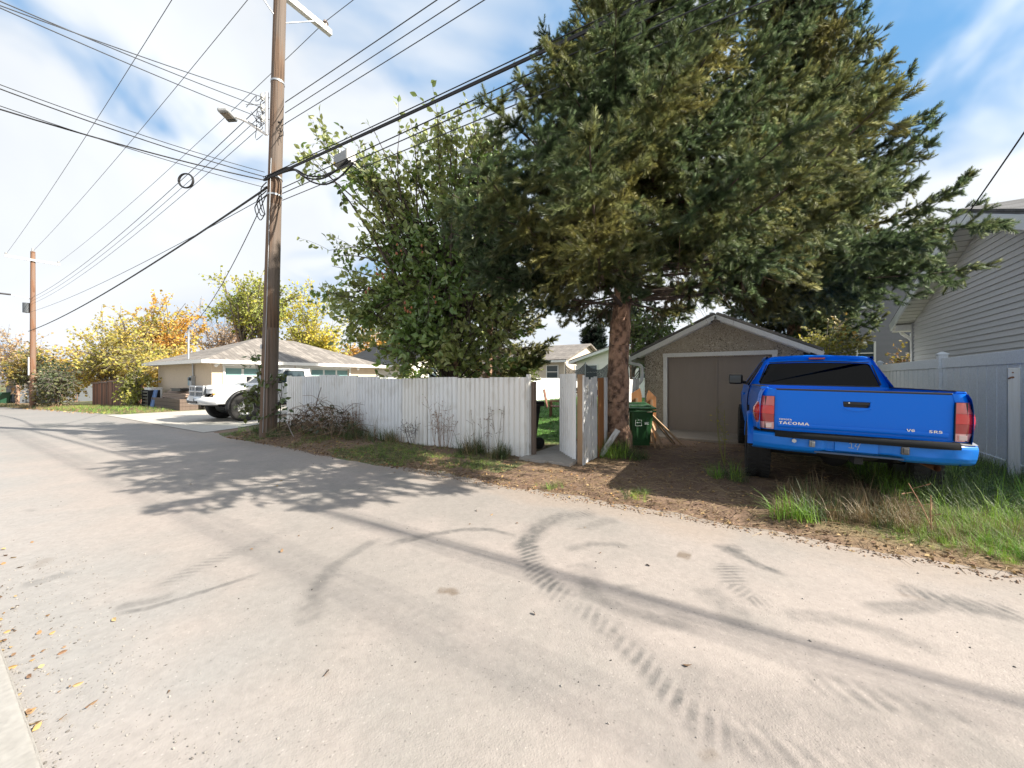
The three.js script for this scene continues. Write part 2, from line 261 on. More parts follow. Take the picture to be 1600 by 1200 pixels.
// the alley: worn dusty asphalt, tyre marks, stains and part of a cable shadow painted in where the photograph has them
{
  const X0 = -8, X1 = 4, P0 = .2, P1 = 4.75, W = 2048, H = 776, dark = new Float32Array(W * H), warm = new Float32Array(W * H), put = (x, p) => [(x - X0) / (X1 - X0) * W, (p - P0) / (P1 - P0) * H];
  function stroke(pts, width, k, bars = 0, taper = 0, buf = dark) {
    let total = 0; const seg = []; for (let i = 1; i < pts.length; i++) { const l = Math.hypot(pts[i][0] - pts[i - 1][0], pts[i][1] - pts[i - 1][1]); seg.push([pts[i - 1], pts[i], total, l]); total += l; }
    const xs = pts.map((q) => q[0]), ps = pts.map((q) => q[1]), [a, b] = put(Math.min(...xs) - width, Math.min(...ps) - width), [c, d] = put(Math.max(...xs) + width, Math.max(...ps) + width);
    for (let j = Math.max(0, b | 0); j < Math.min(H, d); j++) for (let i = Math.max(0, a | 0); i < Math.min(W, c); i++) {
      const x = X0 + (i + .5) / W * (X1 - X0), p = P0 + (j + .5) / H * (P1 - P0); let best = 9, along = 0, sd = 0;
      for (const [s, e, t0, l] of seg) { const ux = (e[0] - s[0]) / l, up = (e[1] - s[1]) / l, t = clamp((x - s[0]) * ux + (p - s[1]) * up, 0, l), dx = x - s[0] - ux * t, dp = p - s[1] - up * t, r = Math.hypot(dx, dp); if (r < best) { best = r; along = t0 + t; sd = dx * -up + dp * ux; } }
      const f = along / total, w = width * .5 * (1 - taper * f) * (.75 + .5 * fbm(x * 7, p * 7, 2)); if (best > w * 1.15) continue;
      let q = k * (1 - ss(w * .2, w * 1.14, best * (.7 + .6 * fbm(x * 14, p * 14 + 9, 3)))) * (.3 + 1.3 * fbm(x * 22 + 9, p * 22, 4)) * ss(0, .16, f) * ss(1.0, .78, f);
      if (bars) { const ph = (along + sd * .55) / bars; const wob = ph + .5 * fbm(x * 5 + 3, p * 5, 2) + .15 * Math.sin(along * 9), sharp = fbm(x * 2.3 + 31, p * 2.3, 2); q *= lerp(1, .3 + .95 * ss(.1, .75, Math.abs((wob - Math.floor(wob)) * 2 - 1)), ss(.3, .55, sharp)); q *= .45 + .9 * fbm(x * 1.7 + 12, p * 1.7 + 5, 2); }
      buf[j * W + i] = Math.max(buf[j * W + i], q);
    }
  }
  stroke([[-2.25, 1.34], [-2.44, 1.42], [-2.56, 1.52], [-2.76, 1.77], [-2.82, 1.98], [-2.89, 2.24], [-2.8, 2.4]], .15, .42);
  stroke([[-2.2, 1.3], [-2.4, 1.38], [-2.5, 1.5]], .22, .3);
  stroke([[-2.72, 2.17], [-2.66, 2.39], [-2.54, 2.63], [-2.37, 2.88], [-2.16, 3.01], [-1.9, 3.02], [-1.76, 2.95]], .16, .55, 0, .5);
  stroke([[-3.36, .66], [-3.25, .81], [-3.22, .91], [-3.17, 1.11], [-3.11, 1.48]], .07, .55);
  stroke([[-3.44, .7], [-3.33, .86], [-3.3, 1.0]], .12, .35, .04);
  stroke([[-3.46, .81], [-3.61, 1.17], [-3.7, 1.65], [-3.84, 2.19]], .22, .26, .06);
  stroke([[-4.36, .42], [-4.32, .56], [-4.34, .7]], .17, .34);
  stroke([[-1.38, 3.99], [-1.6, 3.86], [-1.73, 3.69], [-1.78, 3.29], [-1.74, 3.0]], .27, .62, .05);
  stroke([[-1.4, 3.98], [-1.6, 3.86], [-1.74, 3.66], [-1.79, 3.29], [-1.7, 2.92], [-1.49, 2.63], [-1.2, 2.42]], .3, .3);
  stroke([[-1.79, 3.22], [-1.7, 2.92], [-1.49, 2.63], [-1.21, 2.42], [-.97, 2.3]], .25, .74, .062);
  stroke([[-1.05, 2.34], [-.75, 2.21], [-.58, 2.09], [-.41, 1.96], [-.2, 1.82], [.1, 1.7]], .25, .42, .07);
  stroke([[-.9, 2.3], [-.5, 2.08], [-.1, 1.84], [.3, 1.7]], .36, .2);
  stroke([[-1.2, 3.95], [-1.35, 3.7], [-1.42, 3.45]], .2, .3, .055);
  stroke([[-.26, 3.87], [-.13, 3.69], [.05, 3.54], [.24, 3.45]], .25, .72, 0, .8);
  stroke([[-.17, 3.5], [-.15, 3.3], [-.13, 3.12], [-.03, 2.98], [.14, 2.98]], .24, .5, .05);
  stroke([[-.32, 3.0], [-.19, 2.84], [-.06, 2.68], [.05, 2.66]], .3, .3);
  stroke([[.78, 3.7], [.98, 3.66], [1.15, 3.64], [1.45, 3.68]], .3, .62, .07);
  stroke([[.56, 3.22], [.86, 3.44], [1.13, 3.67], [1.3, 3.7]], .2, .5);
  stroke([[.1, 2.86], [.4, 3.01], [.65, 3.0], [.9, 2.9]], .2, .36);
  stroke([[-1.37, 2.97], [-1.21, 3.22], [-1.02, 3.34], [-.85, 3.31]], .14, .4);
  stroke([[-1.09, 2.68], [-.9, 2.47], [-.73, 2.41], [-.5, 2.41], [-.19, 2.53]], .2, .4);
  stroke([[-1.2, 2.85], [-1.05, 2.75], [-.95, 2.6]], .28, .28);
  stroke([[-.5, 2.0], [.0, 2.02], [.4, 2.1], [1.0, 2.3]], .5, .3);  // wide stain here and next: moisture plus part of cable shadow painted in
  stroke([[.15, 2.32], [.5, 2.34], [.9, 2.42]], .24, .45, .09);
  stroke([[-.2, 1.8], [.3, 1.85], [.9, 1.95]], .34, .3, .08);
  stroke([[-.55, 3.42], [-.43, 3.42]], .16, .8, 0, 0, warm);
  stroke([[-1.85, 1.95], [-1.75, 2.0], [-1.68, 1.97]], .1, .6, 0, 0, warm);
  for (let k = 0; k < 26; k++) { const x = rr(-7, 3), p = rr(.5, 4.1); stroke([[x, p], [x + rr(-.25, .25), p + rr(-.1, .1)]], rr(.04, .16), rr(.12, .3), 0, 0, R() < .4 ? warm : dark); }
  const dust = (x, p) => { // worn dust over asphalt, in world places so that both sheets agree
    const a = fbm(x * .35 + 3, p * .7 + 8, 4), b = fbm(x * 2.2, p * 2.2 + 30, 4), c = fbm(x * 24, p * 24, 3), e = fbm(x * 70, p * 70, 2);
    let k = mix3([.246, .224, .204], [.30, .262, .237], ss(.3, .7, a * .55 + b * .45));
    k = mix3(k, [.27, .268, .262], .55 * ss(1.5, .3, p + (b - .5) * .8) * ss(-.5, -2.5, x));
    k = mix3(k, [.275, .215, .165], .45 * ss(3.7, 4.3, p + (b - .5) * .7));
    const far = ss(-8, -22, x); k = mix3(k, [.2, .2, .195], far * .6);
    return k.map((q) => q * (.84 + .18 * c + .14 * e));
  };
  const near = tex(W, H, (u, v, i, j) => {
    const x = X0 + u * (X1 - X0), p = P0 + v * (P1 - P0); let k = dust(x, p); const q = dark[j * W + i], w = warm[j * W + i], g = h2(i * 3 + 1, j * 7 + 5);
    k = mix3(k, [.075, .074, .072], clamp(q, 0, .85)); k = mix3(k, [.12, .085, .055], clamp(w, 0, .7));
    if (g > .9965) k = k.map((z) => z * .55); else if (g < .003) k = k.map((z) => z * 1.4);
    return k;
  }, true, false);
  const FX0 = -70, far = tex(2048, 256, (u, v) => dust(FX0 + u * (X0 - FX0), P0 + v * (P1 - P0)), true, false);
  const rbump = tex(1024, 1024, (u, v) => tn(u, v, 150, 2) * .6 + tn(u, v, 30, 3) * .4, false);
  const sheet = (a, b, n, off) => grid(n, 10, (u, v) => { const x = lerp(a, b, u), p = lerp(P0, P1, v); return [x, base(x), -p, u, v]; });
  const bm = (w) => { const t = rbump.clone(); t.repeat.set(w / .9, (P1 - P0) / .9); t.needsUpdate = true; return t; };
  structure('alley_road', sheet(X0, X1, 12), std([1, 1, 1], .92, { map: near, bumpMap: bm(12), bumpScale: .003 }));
  structure('alley_road', sheet(FX0, X0, 60), std([1, 1, 1], .92, { map: far, bumpMap: bm(62), bumpScale: .003 }));
  const side = tex(512, 256, (u, v) => dust(X1 + u * 30, P0 + v * (P1 - P0)), true, false);
  structure('alley_road', sheet(X1, X1 + 30, 4), std([1, 1, 1], .92, { map: side, bumpMap: bm(30), bumpScale: .003 }));
}
// concrete: pad along the near edge, driveway of the tan garage, garage apron, slab in the gateway
{
  structure('concrete_strip', uvm(box(13, .1, 1.5, -5.05, -.012, .475, .02)), std([.8, .8, .8], .9, { map: rep(T.concrete, .5, .5), bumpMap: rep(grain, 1, 1), bumpScale: .003 }));   // near edge of the alley, left of the camera
  structure('driveway', uvm(grid(8, 16, (u, v) => { const p = lerp(4.28, 18, v), x = lerp(-21.8, -12.5 - .9 * ss(4.3, 6.5, p), u); return [x, base(x) + .012, -p]; })), std([.95, .93, .9], .9, { map: rep(T.concrete, .35, .35), bumpMap: rep(grain, .6, .6), bumpScale: .004 }));
  structure('garage_apron', uvm(box(2.9, .1, 1.5, -.85, .03, -10.42, .02)), std([.62, .56, .5], .9, { map: rep(T.concrete, .5, .5), bumpMap: rep(grain, 1, 1), bumpScale: .006 }));
  structure('gate_slab', uvm(new THREE.BoxGeometry(.95, .1, 2.3).translate(-2.98, .035, -6.85)), std([.85, .8, .76], .9, { map: rep(T.concrete, .6, .6), bumpMap: rep(grain, 1, 1), bumpScale: .006 }));
}
// ---------- buildings ----------
function gableWall(w, eave, peak, holes = []) { const s = shape([[-w / 2, 0], [w / 2, 0], [w / 2, eave], [0, peak], [-w / 2, eave]]); for (const h of holes) s.holes.push(new THREE.Path(h.map(([x, y]) => new THREE.Vector2(x, y)))); return s; }
const rect = (x0, y0, x1, y1) => [[x0, y0], [x0, y1], [x1, y1], [x1, y0]];
function windowIn(parent, w, h, pos, turn, trim = M.whiteTrim, sash = true) { // frame and pane, its own part with a pane as sub-part
  const f = part('window', [box(w + .16, .08, .07, 0, h / 2 + .04, 0), box(w + .2, .09, .1, 0, -h / 2 - .045, .01), box(.08, h, .07, -w / 2 - .04, 0, 0), box(.08, h, .07, w / 2 + .04, 0, 0), ...(sash ? [box(w, .05, .05, 0, 0, 0)] : [])], trim, parent);
  f.position.set(...pos); f.rotation.y = turn; const g = mesh('pane', box(w, h, .012, 0, 0, -.012), M.winGlass, f); return f;
}
{ // stucco garage behind the pickup
  const g = thing('stucco_garage', 'small gabled garage with grey pebble stucco front and brown double doors', 'garage', [-.83, 0, -11.1]);
  const w = 3.56, eave = 2.2, peak = 3.0, D = 6.2, dx0 = -1.2, dx1 = 1.2, dh = 2.02;
  const front = extrude(gableWall(w, eave, peak, [rect(dx0, 0, dx1, dh)]), .18); front.translate(0, 0, -.18);
  part('wall', [uvm(front), ubox(.18, eave, D - .18, -w / 2 + .09, eave / 2, -D / 2 - .09), ubox(.18, eave, D - .18, w / 2 - .09, eave / 2, -D / 2 - .09)], M.stucco, g);
  const back = extrude(gableWall(w - .36, eave, peak - .09), .16); back.translate(0, 0, -D); part('wall', uvm(back), M.stucco, g);
  part('door_trim', ubox(.1, dh + .02, .06, dx0 - .03, dh / 2 + .01, .02), M.whiteTrim, g); part('door_trim', ubox(.1, dh + .02, .06, dx1 + .03, dh / 2 + .01, .02), M.whiteTrim, g);
  part('door_trim', ubox(dx1 - dx0 + .18, .1, .064, 0, dh + .07, .021), M.whiteTrim, g);
  for (const s of [-1, 1]) { const d = part('door_leaf', uvm(box(1.185, dh - .03, .05, s * .6, dh / 2 + .012, -.06, .006)), M.ply, g); if (s < 0) { mesh('cover_strip', box(.05, dh - .05, .02, -.0, dh / 2, -.026), M.ply, d); } }
  const sl = Math.atan2(peak + .02 - 2.02, 2.1), L = Math.hypot(2.1, peak + .02 - 2.02);
  for (const s of [-1, 1]) {
    const rf = part('roof', [uvm(box(L, .09, D + .5, 0, 0, 0)).rotateZ(-s * sl).translate(s * 1.05, (peak + .02 + 2.02) / 2 + .05, -D / 2 + .02)], M.shingle, g);
    for (let k = 0; k < 9; k++) mesh(k ? 'shingle_row_' + String(k).padStart(3, '0') : 'shingle_row', uvm(box(.25, .014, D + .52, -L / 2 + .14 + k * .255, .055, 0)).rotateZ(-s * (sl + (s > 0 ? .0 : 0))).translate(s * 1.05, (peak + .02 + 2.02) / 2 + .05, -D / 2 + .02), M.shingle, rf);
    part('barge_board', uvm(box(L + .02, .1, .035, 0, 0, 0)).rotateZ(-s * sl).translate(s * 1.05, (peak + .02 + 2.02) / 2 - .02, .30), M.whiteTrim, g);
    part('soffit', uvm(box(L - .35, .03, .27, 0, 0, 0)).rotateZ(-s * sl).translate(s * 1.0, (peak + .02 + 2.02) / 2 - .055, .145), M.whiteTrim, g);
    part('fascia', ubox(.03, .14, D + .5, s * 2.1, 2.02, -D / 2 + .02), M.whiteTrim, g);
  }
  part('gutter', ubox(.1, .09, D + .5, -2.17, 2.02, -D / 2 + .02), M.whiteMetal, g);
  part('downspout', tube([[-2.15, 1.98, .18], [-2.13, 1.9, .16], [-1.86, 1.82, .1], [-1.84, 1.7, .08], [-1.86, 1.4, .08], [-2.0, 1.26, .12], [-2.12, 1.2, .16]], .045, .045, 10, 26), M.whiteMetal, g);
  for (const o of g.children) if (o.name === 'roof' || o.name.startsWith('roof_')) o.userData.label = 'grey shingled roof slope';
}
{ // house on the right, gable towards the yard
  const X = 4.3, C = 12.6, half = 4.6, eave = 3.24, peak = 4.95, k = (peak - eave) / half;
  const g = thing('siding_house', 'grey house at right edge with horizontal vinyl siding, white rakes and dark roof', 'house', [0, 0, 0]);
  const s = gableWall(half * 2, eave, peak), wall = extrude(s, .2).rotateY(-Math.PI / 2); // shape x -> z
  part('wall', uvm(wall.translate(X + .2, 0, -C)), std([.30, .31, .33], .7), g);
  part('wall', uvm(box(12, eave, .2, X + 6.2, eave / 2, -C + half - .1)), std([.34, .35, .38], .7), g);
  const sid = [[.49, .50, .515], [.475, .485, .50], [.50, .505, .52]].map((c) => std(c, .55, { map: rep(T.siding, .3, 2) }));
  for (let i = 0, y = .15; y < peak - .12; i++, y += .127) {
    const a = (yy) => (yy <= eave ? half : half - (yy - eave) / k) - .02, y1 = y + .129, h0 = a(y), h1 = Math.max(.02, a(y1)); if (h0 < .06) break;
    const q = [[X - .032, y, C - h0], [X - .032, y, C + h0], [X - .006, y1, C + h1], [X - .006, y1, C - h1], [X + .002, y, C - h0], [X + .002, y, C + h0], [X + .002, y1, C + h1], [X + .002, y1, C - h1]].map(([x, yy, p]) => [x, yy, -p]);
    const f = [[0, 1, 2], [0, 2, 3], [0, 4, 5], [0, 5, 1], [0, 3, 7], [0, 7, 4], [1, 5, 6], [1, 6, 2]], pos = []; for (const t of f) for (const v of t) pos.push(...q[v]);
    const b = new THREE.BufferGeometry(); b.setAttribute('position', new THREE.Float32BufferAttribute(pos, 3)); b.computeVertexNormals(); part('siding_board', uvm(b), sid[i % 3], g);
  }
  part('corner_post', ubox(.09, eave, .09, X - .02, eave / 2, -(C + half + .01)), std([.36, .37, .39], .5), g);
  const oh = .45, run = half + oh, drop = eave - oh * k + .12, slope = Math.atan(k), L = run / Math.cos(slope);
  for (const d of [-1, 1]) {
    part('roof', uvm(box(12.6, .12, L + .04)).rotateX(-d * slope).translate(X - .45 + 6.3, (peak + .16 + drop) / 2 + .1, -(C + d * run / 2)), M.shingleDark, g);
    part('rake_board', uvm(box(.04, .24, L)).rotateX(-d * slope).translate(X - .46, (peak + .16 + drop) / 2 - .06, -(C + d * run / 2)), std([.62, .66, .70], .5), g);
    const so = part('soffit', uvm(box(.44, .03, L - .02)).rotateX(-d * slope).translate(X - .22, (peak + .16 + drop) / 2 - .12, -(C + d * run / 2)), std([.62, .62, .58], .6), g);
    for (let i = 0; i < 24; i++) mesh(i ? 'soffit_groove_' + String(i).padStart(3, '0') : 'soffit_groove', box(.42, .006, .012, 0, -.018, -L / 2 + .15 + i * (L / 24)).rotateX(-d * slope).translate(X - .22, (peak + .16 + drop) / 2 - .12, -(C + d * run / 2)), std([.22, .22, .2], .8), so);
    part('gutter', ubox(12.4, .12, .12, X - .42 + 6.2, drop - .0, -(C + d * (run + .06))), M.whiteMetal, g);
  }
  part('eave_return', ubox(.46, .2, .42, X - .2, drop - .1, -(C + half + .2)), M.whiteTrim, g);
  part('downspout', tube([[X - .2, drop - .02, -(C + half + .46)], [X - .2, drop - .2, -(C + half + .44)], [X - .04, drop - .5, -(C + half + .1)], [X - .03, drop - .7, -(C + half + .07)], [X - .03, .2, -(C + half + .07)]], .05, .05, 10, 24), M.whiteMetal, g);
}
{ // two-storey blue-grey house behind
  const g = thing('blue_house', 'tall blue-grey siding house seen behind the white fence, with white framed window', 'house', [0, 0, 0]);
  const m = [[.235, .235, .265], [.225, .228, .255]].map((c) => std(c, .6, { map: rep(T.siding, .3, 2) }));
  part('wall', ubox(9.5, 6.8, 8, 6.9, 3.4, -30.1), m[0], g);
  for (let i = 0; i < 44; i++) part('siding_board', ubox(9.5, .15, .03, 6.9, .5 + i * .15, -26.085).rotateX(0), m[i % 2], g).rotation.x = 0;
  for (const [x, y] of [[4.75, 2.75], [4.6, 5.6], [8.4, 5.4]]) windowIn(g, .6, 1.0, [x, y, -26.02], 0);
  part('corner_post', ubox(.14, 6.8, .14, 2.16, 3.4, -26.1), M.whiteTrim, g);
  const r = extrude(shape([[-5.4, 0], [5.4, 0], [0, 1.5]]), 9).translate(6.9, 6.8, -34.6); part('roof', uvm(r), M.shingleDark, g);
  part('gutter', ubox(.1, 3.3, .1, 6.4, 2.0, -26.0), M.whiteMetal, g);
}
{ // tan hip-roofed garage on the left
  const x1 = -22.1, x0 = -29.4, p0 = 7.9, p1 = 17.4, yb = -.3, H = 2.36;
  const g = thing('tan_garage', 'tan stucco garage with low hipped grey roof beside the white pickup', 'garage', [0, 0, 0]);
  const tan = std([.60, .49, .37], .9, { map: rep(T.siding, .4, .4), bumpMap: rep(T.stuccoBump, .8, .8), bumpScale: .006 });
  part('wall', ubox(x1 - x0, H - yb, .2, (x0 + x1) / 2, (H + yb) / 2, -p0 - .1), tan, g); part('wall', ubox(.2, H - yb, p1 - p0 - .4, x0 + .1, (H + yb) / 2, -(p0 + p1) / 2), tan, g);
  part('wall', ubox(x1 - x0, H - yb, .2, (x0 + x1) / 2, (H + yb) / 2, -p1 + .1), tan, g);
  const s = shape([[p0 + .2, yb], [p1 - .2, yb], [p1 - .2, H], [p0 + .2, H]]); for (const [a, b] of [[8.45, 11.7], [12.0, 15.3]]) s.holes.push(new THREE.Path(rect(a, 0, b, 2.08).map(([x, y]) => new THREE.Vector2(x, y))));
  part('wall', uvm(extrude(s, .2).rotateY(Math.PI / 2).translate(x1 - .2, 0, 0)), tan, g);
  for (const [a, b] of [[8.45, 11.7], [12.0, 15.3]]) {
    part('door_trim', ubox(.05, .12, b - a + .24, x1 + .02, 2.13, -(a + b) / 2), M.whiteTrim, g); part('door_trim', ubox(.05, 2.08, .1, x1 + .02, 1.04, -a + .05), M.whiteTrim, g); part('door_trim', ubox(.05, 2.08, .1, x1 + .02, 1.04, -b - .05), M.whiteTrim, g);
    for (let k = 0; k < 4; k++) { const d = part('door_panel', uvm(box(.05, .5, b - a - .02, x1 - .12, .27 + k * .515, -(a + b) / 2, .008)), std([.66, .68, .66], .5), g);
      if (k === 3) for (let i = 0; i < 4; i++) mesh('pane_' + String(i).padStart(3, '0'), box(.01, .34, (b - a) / 4 - .12, x1 - .09, .27 + k * .515, -(a + (b - a) * (i + .5) / 4)), phy([.17, .29, .29], .06), d); }
  }
  const o = .55, a = x0 - o, b = x1 + o, c = p0 - o, d = p1 + o, xm = (a + b) / 2, rd = (b - a) / 2, top = 3.95, ey = H - .02, tri = [];
  const A = [a, ey, c], B = [b, ey, c], C = [b, ey, d], D = [a, ey, d], E = [xm, top, c + rd], F = [xm, top, d - rd];
  for (const t of [[A, B, E], [B, C, F], [B, F, E], [C, D, F], [D, A, E], [D, E, F]]) for (const v of t) tri.push(v[0], v[1], -v[2]);
  const rg = new THREE.BufferGeometry(); rg.setAttribute('position', new THREE.Float32BufferAttribute(tri, 3)); rg.computeVertexNormals(); part('roof', uvm(rg), M.shingleLight, g);
  part('soffit', ubox(b - a, .03, d - c, xm, ey - .1, -(c + d) / 2), M.whiteTrim, g);
  for (const q of [[b - a + .02, .17, .04, xm, ey - .06, -c + .01], [b - a + .02, .17, .04, xm, ey - .06, -d - .01], [.04, .17, d - c, a, ey - .06, -(c + d) / 2], [.04, .17, d - c, b, ey - .06, -(c + d) / 2]]) part('fascia', ubox(...q), std([.8, .77, .72], .6), g);
  part('service_mast', tube([[-24.15, 2.36, -7.65], [-24.15, 3.95, -7.65], [-24.05, 4.0, -7.6]], .045, .045, 8, 12), M.galv, g);
  part('conduit', tube([[-24.15, 1.6, -7.85], [-24.15, 2.3, -7.82]], .04, .04, 8, 2, false), M.galv, g);
  const mt = part('electric_meter', ubox(.26, .5, .16, -24.15, 1.35, -7.81), M.galv, g); mesh('meter_glass', new THREE.CylinderGeometry(.085, .085, .12, 16).rotateX(Math.PI / 2).translate(-24.15, 1.45, -7.7), M.winGlass, mt);
  part('meter_box', ubox(.2, .34, .12, -24.5, 1.28, -7.83), std([.22, .33, .36], .5), g);
  const fl = part('security_light', box(.1, .1, .14, x1 + .1, 2.16, -8.1), M.whiteMetal, g); mesh('lamp_head', new THREE.SphereGeometry(.08, 12, 8).translate(x1 + .16, 2.1, -8.02), M.whiteMetal, fl);
  const f2 = part('security_light', box(.1, .1, .14, x1 + .1, 2.16, -15.9), M.whiteMetal, g); mesh('lamp_head', new THREE.SphereGeometry(.09, 12, 8).translate(x1 + .17, 2.1, -15.85), M.whiteMetal, f2);
}
function simpleHouse(label, x0, x1, p0, p1, yb, eave, ridge, wall, roof, wins, along) { // gable roof, ridge along 'x' or 'p'
  const g = thing('house', label, 'house', [0, 0, 0]);
  const w = along === 'p' ? x1 - x0 : p1 - p0, gs = () => extrude(gableWall(w, eave - yb, ridge - yb), .2);
  if (along === 'p') { for (const p of [p0 + .2, p1]) part('wall', uvm(gs().translate((x0 + x1) / 2, yb, -p)), wall, g); for (const x of [x0 + .1, x1 - .1]) part('wall', ubox(.2, eave - yb, p1 - p0 - .4, x, (eave + yb) / 2, -(p0 + p1) / 2), wall, g); }
  else { for (const x of [x0 + .2, x1]) part('wall', uvm(gs().rotateY(-Math.PI / 2).translate(x, yb, -(p0 + p1) / 2)), wall, g); for (const p of [p0 + .1, p1 - .1]) part('wall', ubox(x1 - x0 - .4, eave - yb, .2, (x0 + x1) / 2, (eave + yb) / 2, -p), wall, g); }
  const oh = .5, k = (ridge - eave) / (w / 2), run = w / 2 + oh, sl = Math.atan(k), L = run / Math.cos(sl), low = eave - oh * k, len = (along === 'p' ? p1 - p0 : x1 - x0) + .9;
  for (const d of [-1, 1]) {
    if (along === 'p') { part('roof', uvm(box(L, .14, len)).rotateZ(-d * sl).translate((x0 + x1) / 2 + d * run / 2, (ridge + low) / 2 + .1, -(p0 + p1) / 2), roof, g); part('fascia', ubox(.05, .18, len, (x0 + x1) / 2 + d * (run + .02), low, -(p0 + p1) / 2), M.whiteTrim, g); part('rake_board', uvm(box(L, .2, .05)).rotateZ(-d * sl).translate((x0 + x1) / 2 + d * run / 2, (ridge + low) / 2 - .02, -p0 + .47), M.whiteTrim, g); }
    else { part('roof', uvm(box(len, .14, L)).rotateX(-d * sl).translate((x0 + x1) / 2, (ridge + low) / 2 + .1, -((p0 + p1) / 2 + d * run / 2)), roof, g); part('fascia', ubox(len, .18, .05, (x0 + x1) / 2, low, -((p0 + p1) / 2 + d * (run + .02))), M.whiteTrim, g); }
  }
  for (const [w2, h, pos, turn] of wins) windowIn(g, w2, h, pos, turn);
  return g;
}
const whiteWall = std([.80, .76, .73], .7, { map: rep(T.siding, .4, 2) }), creamWall = std([.55, .48, .39], .8, { map: rep(T.siding, .4, 2) });
simpleHouse('tan bungalow with grey roof seen over the fence left of the gateway', -25, -14.6, 32, 43, -.1, 3.2, 4.9, creamWall, M.shingleLight, [[1.1, 1.1, [-15.8, 2.1, -31.95], 0], [1.6, 1.2, [-19, 2.1, -31.95], 0], [1.2, 1.2, [-14.55, 2.1, -35], Math.PI / 2]], 'x');
simpleHouse('white siding house with low gable behind the spruce trunk', -12.6, -5.2, 30, 39, -.1, 2.95, 4.1, whiteWall, M.shingleLight, [[1.0, 1.1, [-11.3, 2.0, -29.95], 0], [.75, .75, [-7.1, 1.9, -29.95], 0], [1.0, 1.0, [-9.0, 2.0, -29.95], 0]], 'p');
simpleHouse('white house with dark blue roof behind the tan garage', -33, -24.2, 22, 30, -.2, 2.75, 4.7, whiteWall, std([.10, .12, .16], .9, { map: rep(T.shingle, .6, .6) }), [[.6, .7, [-29.2, 2.05, -21.95], 0], [1.0, 1.0, [-24.15, 2.0, -25], Math.PI / 2]], 'x');
simpleHouse('dark grey garage at the far end of the alley', -84, -73.5, 7.2, 14, -2, 1.05, 2.9, std([.11, .12, .13], .8), M.shingleDark, [], 'x');
{ const g = scene.children[scene.children.length - 1]; part('garage_door', ubox(2.6, 2.0, .06, -76.2, -.75, -7.18), std([.05, .06, .07], .6), g); part('garage_door', ubox(2.6, 2.0, .06, -80.2, -.75, -7.18), std([.05, .06, .07], .6), g); part('door_trim', ubox(.2, 2.2, .08, -74.4, -.7, -7.17), M.whiteTrim, g); }
simpleHouse('pale roofed house half hidden by trees far behind the tan garage', -50, -41, 27, 36, -.8, 2.6, 5.2, whiteWall, std([.34, .36, .40], .9), [[1.2, 1.1, [-45, 1.6, -26.95], 0]], 'x');
// ---------- fences, gate, posts ----------
function corrugated(w, h, ribs, depth = .036) { // a real corrugated sheet: folded profile, 3 mm thick
  const pit = w / ribs, a = [], q = [];
  for (let i = 0; i < ribs; i++) for (const [f, z] of [[0, 0], [.56, 0], [.68, depth], [.88, depth]]) a.push([(i + f) * pit, z]);
  a.push([w, 0]); for (const v of a) q.push(v); for (let i = a.length - 1; i >= 0; i--) q.push([a[i][0], a[i][1] + .004]);
  const g = clean(extrude(shape(q), h).rotateX(-Math.PI / 2)), ps = g.attributes.position, uv = new Float32Array(ps.count * 2), ox = R(), oy = R();
  for (let i = 0; i < ps.count; i++) { uv[2 * i] = ps.getX(i) + ps.getZ(i) + ox; uv[2 * i + 1] = ps.getY(i) + oy; }
  g.setAttribute('uv', new THREE.BufferAttribute(uv, 2)); return g;   // x along, y up, profile towards -z
}
R = mulberry(11);
{
  const g = thing('corrugated_fence', 'long white corrugated sheet fence along the alley, rusting in spots', 'fence', [0, 0, 0]);
  const p = 5.95; let x = -11.45; const tones = [[1, 1, 1], [.95, .96, .98], [1, .98, .95], [.93, .94, .96]].map((c) => std(c, .5, { map: rep(T.painted, .8, .55), bumpMap: rep(grain, 2, 2), bumpScale: .001 }));
  for (let i = 0; i < 10; i++) {
    const w = .8, h = 1.43 + rr(-.015, .02) - .004 * i, o = part('corrugated_sheet', corrugated(w + (i === 6 ? -.03 : .012), h + .16, 7), pick(tones), g);
    o.position.set(x, groundY(x + .4, p) - .15 + rr(0, .012), -p + .02 + (i % 2) * .005); o.rotation.z = rr(-.008, .008); x += w;
  }
  part('edge_post', ubox(.05, 1.5, .09, x + .02, .78, -p - .04), M.paintedWood, g);
  for (let k = 0; k < 5; k++) part('post', ubox(.09, 1.4, .09, -11.2 + k * 1.95, .7, -p - .14), M.darkWood, g);
  for (const y of [.4, 1.2]) part('rail', ubox(7.9, .09, .04, -7.45, y, -p - .066), M.darkWood, g);
}
{ // gate leaf, swung into the yard
  const g = thing('gate', 'open white corrugated gate leaf standing beside the gateway slab', 'gate', [-2.5, .07, -6.02], 0);
  const a = new THREE.Group(); g.rotation.y = Math.PI - Math.atan2(.66, .6) ;
  const o = part('corrugated_sheet', corrugated(.84, 1.45, 7), M.paintedSheet, g); o.position.set(.03, .02, -.02);
  part('frame', [ubox(.05, 1.4, .05, .04, .73, .04), ubox(.05, 1.4, .05, .84, .73, .04), ubox(.84, .06, .04, .44, 1.2, .04), ubox(.84, .06, .04, .44, .3, .04)], M.paintedWood, g);
  part('hinge', [box(.12, .03, .02, .05, 1.15, .01), box(.12, .03, .02, .05, .35, .01)], M.rust, g);
}
{ const g = thing('gate_post', 'weathered wooden post between the open gate leaf and the board fence', 'post', [-2.44, 0, -6.0]); part('post', ubox(.09, 1.55, .09, 0, .75, 0), M.wood, g); part('facing', ubox(.022, 1.5, .085, .057, .76, .003), M.paintedWood, g); }
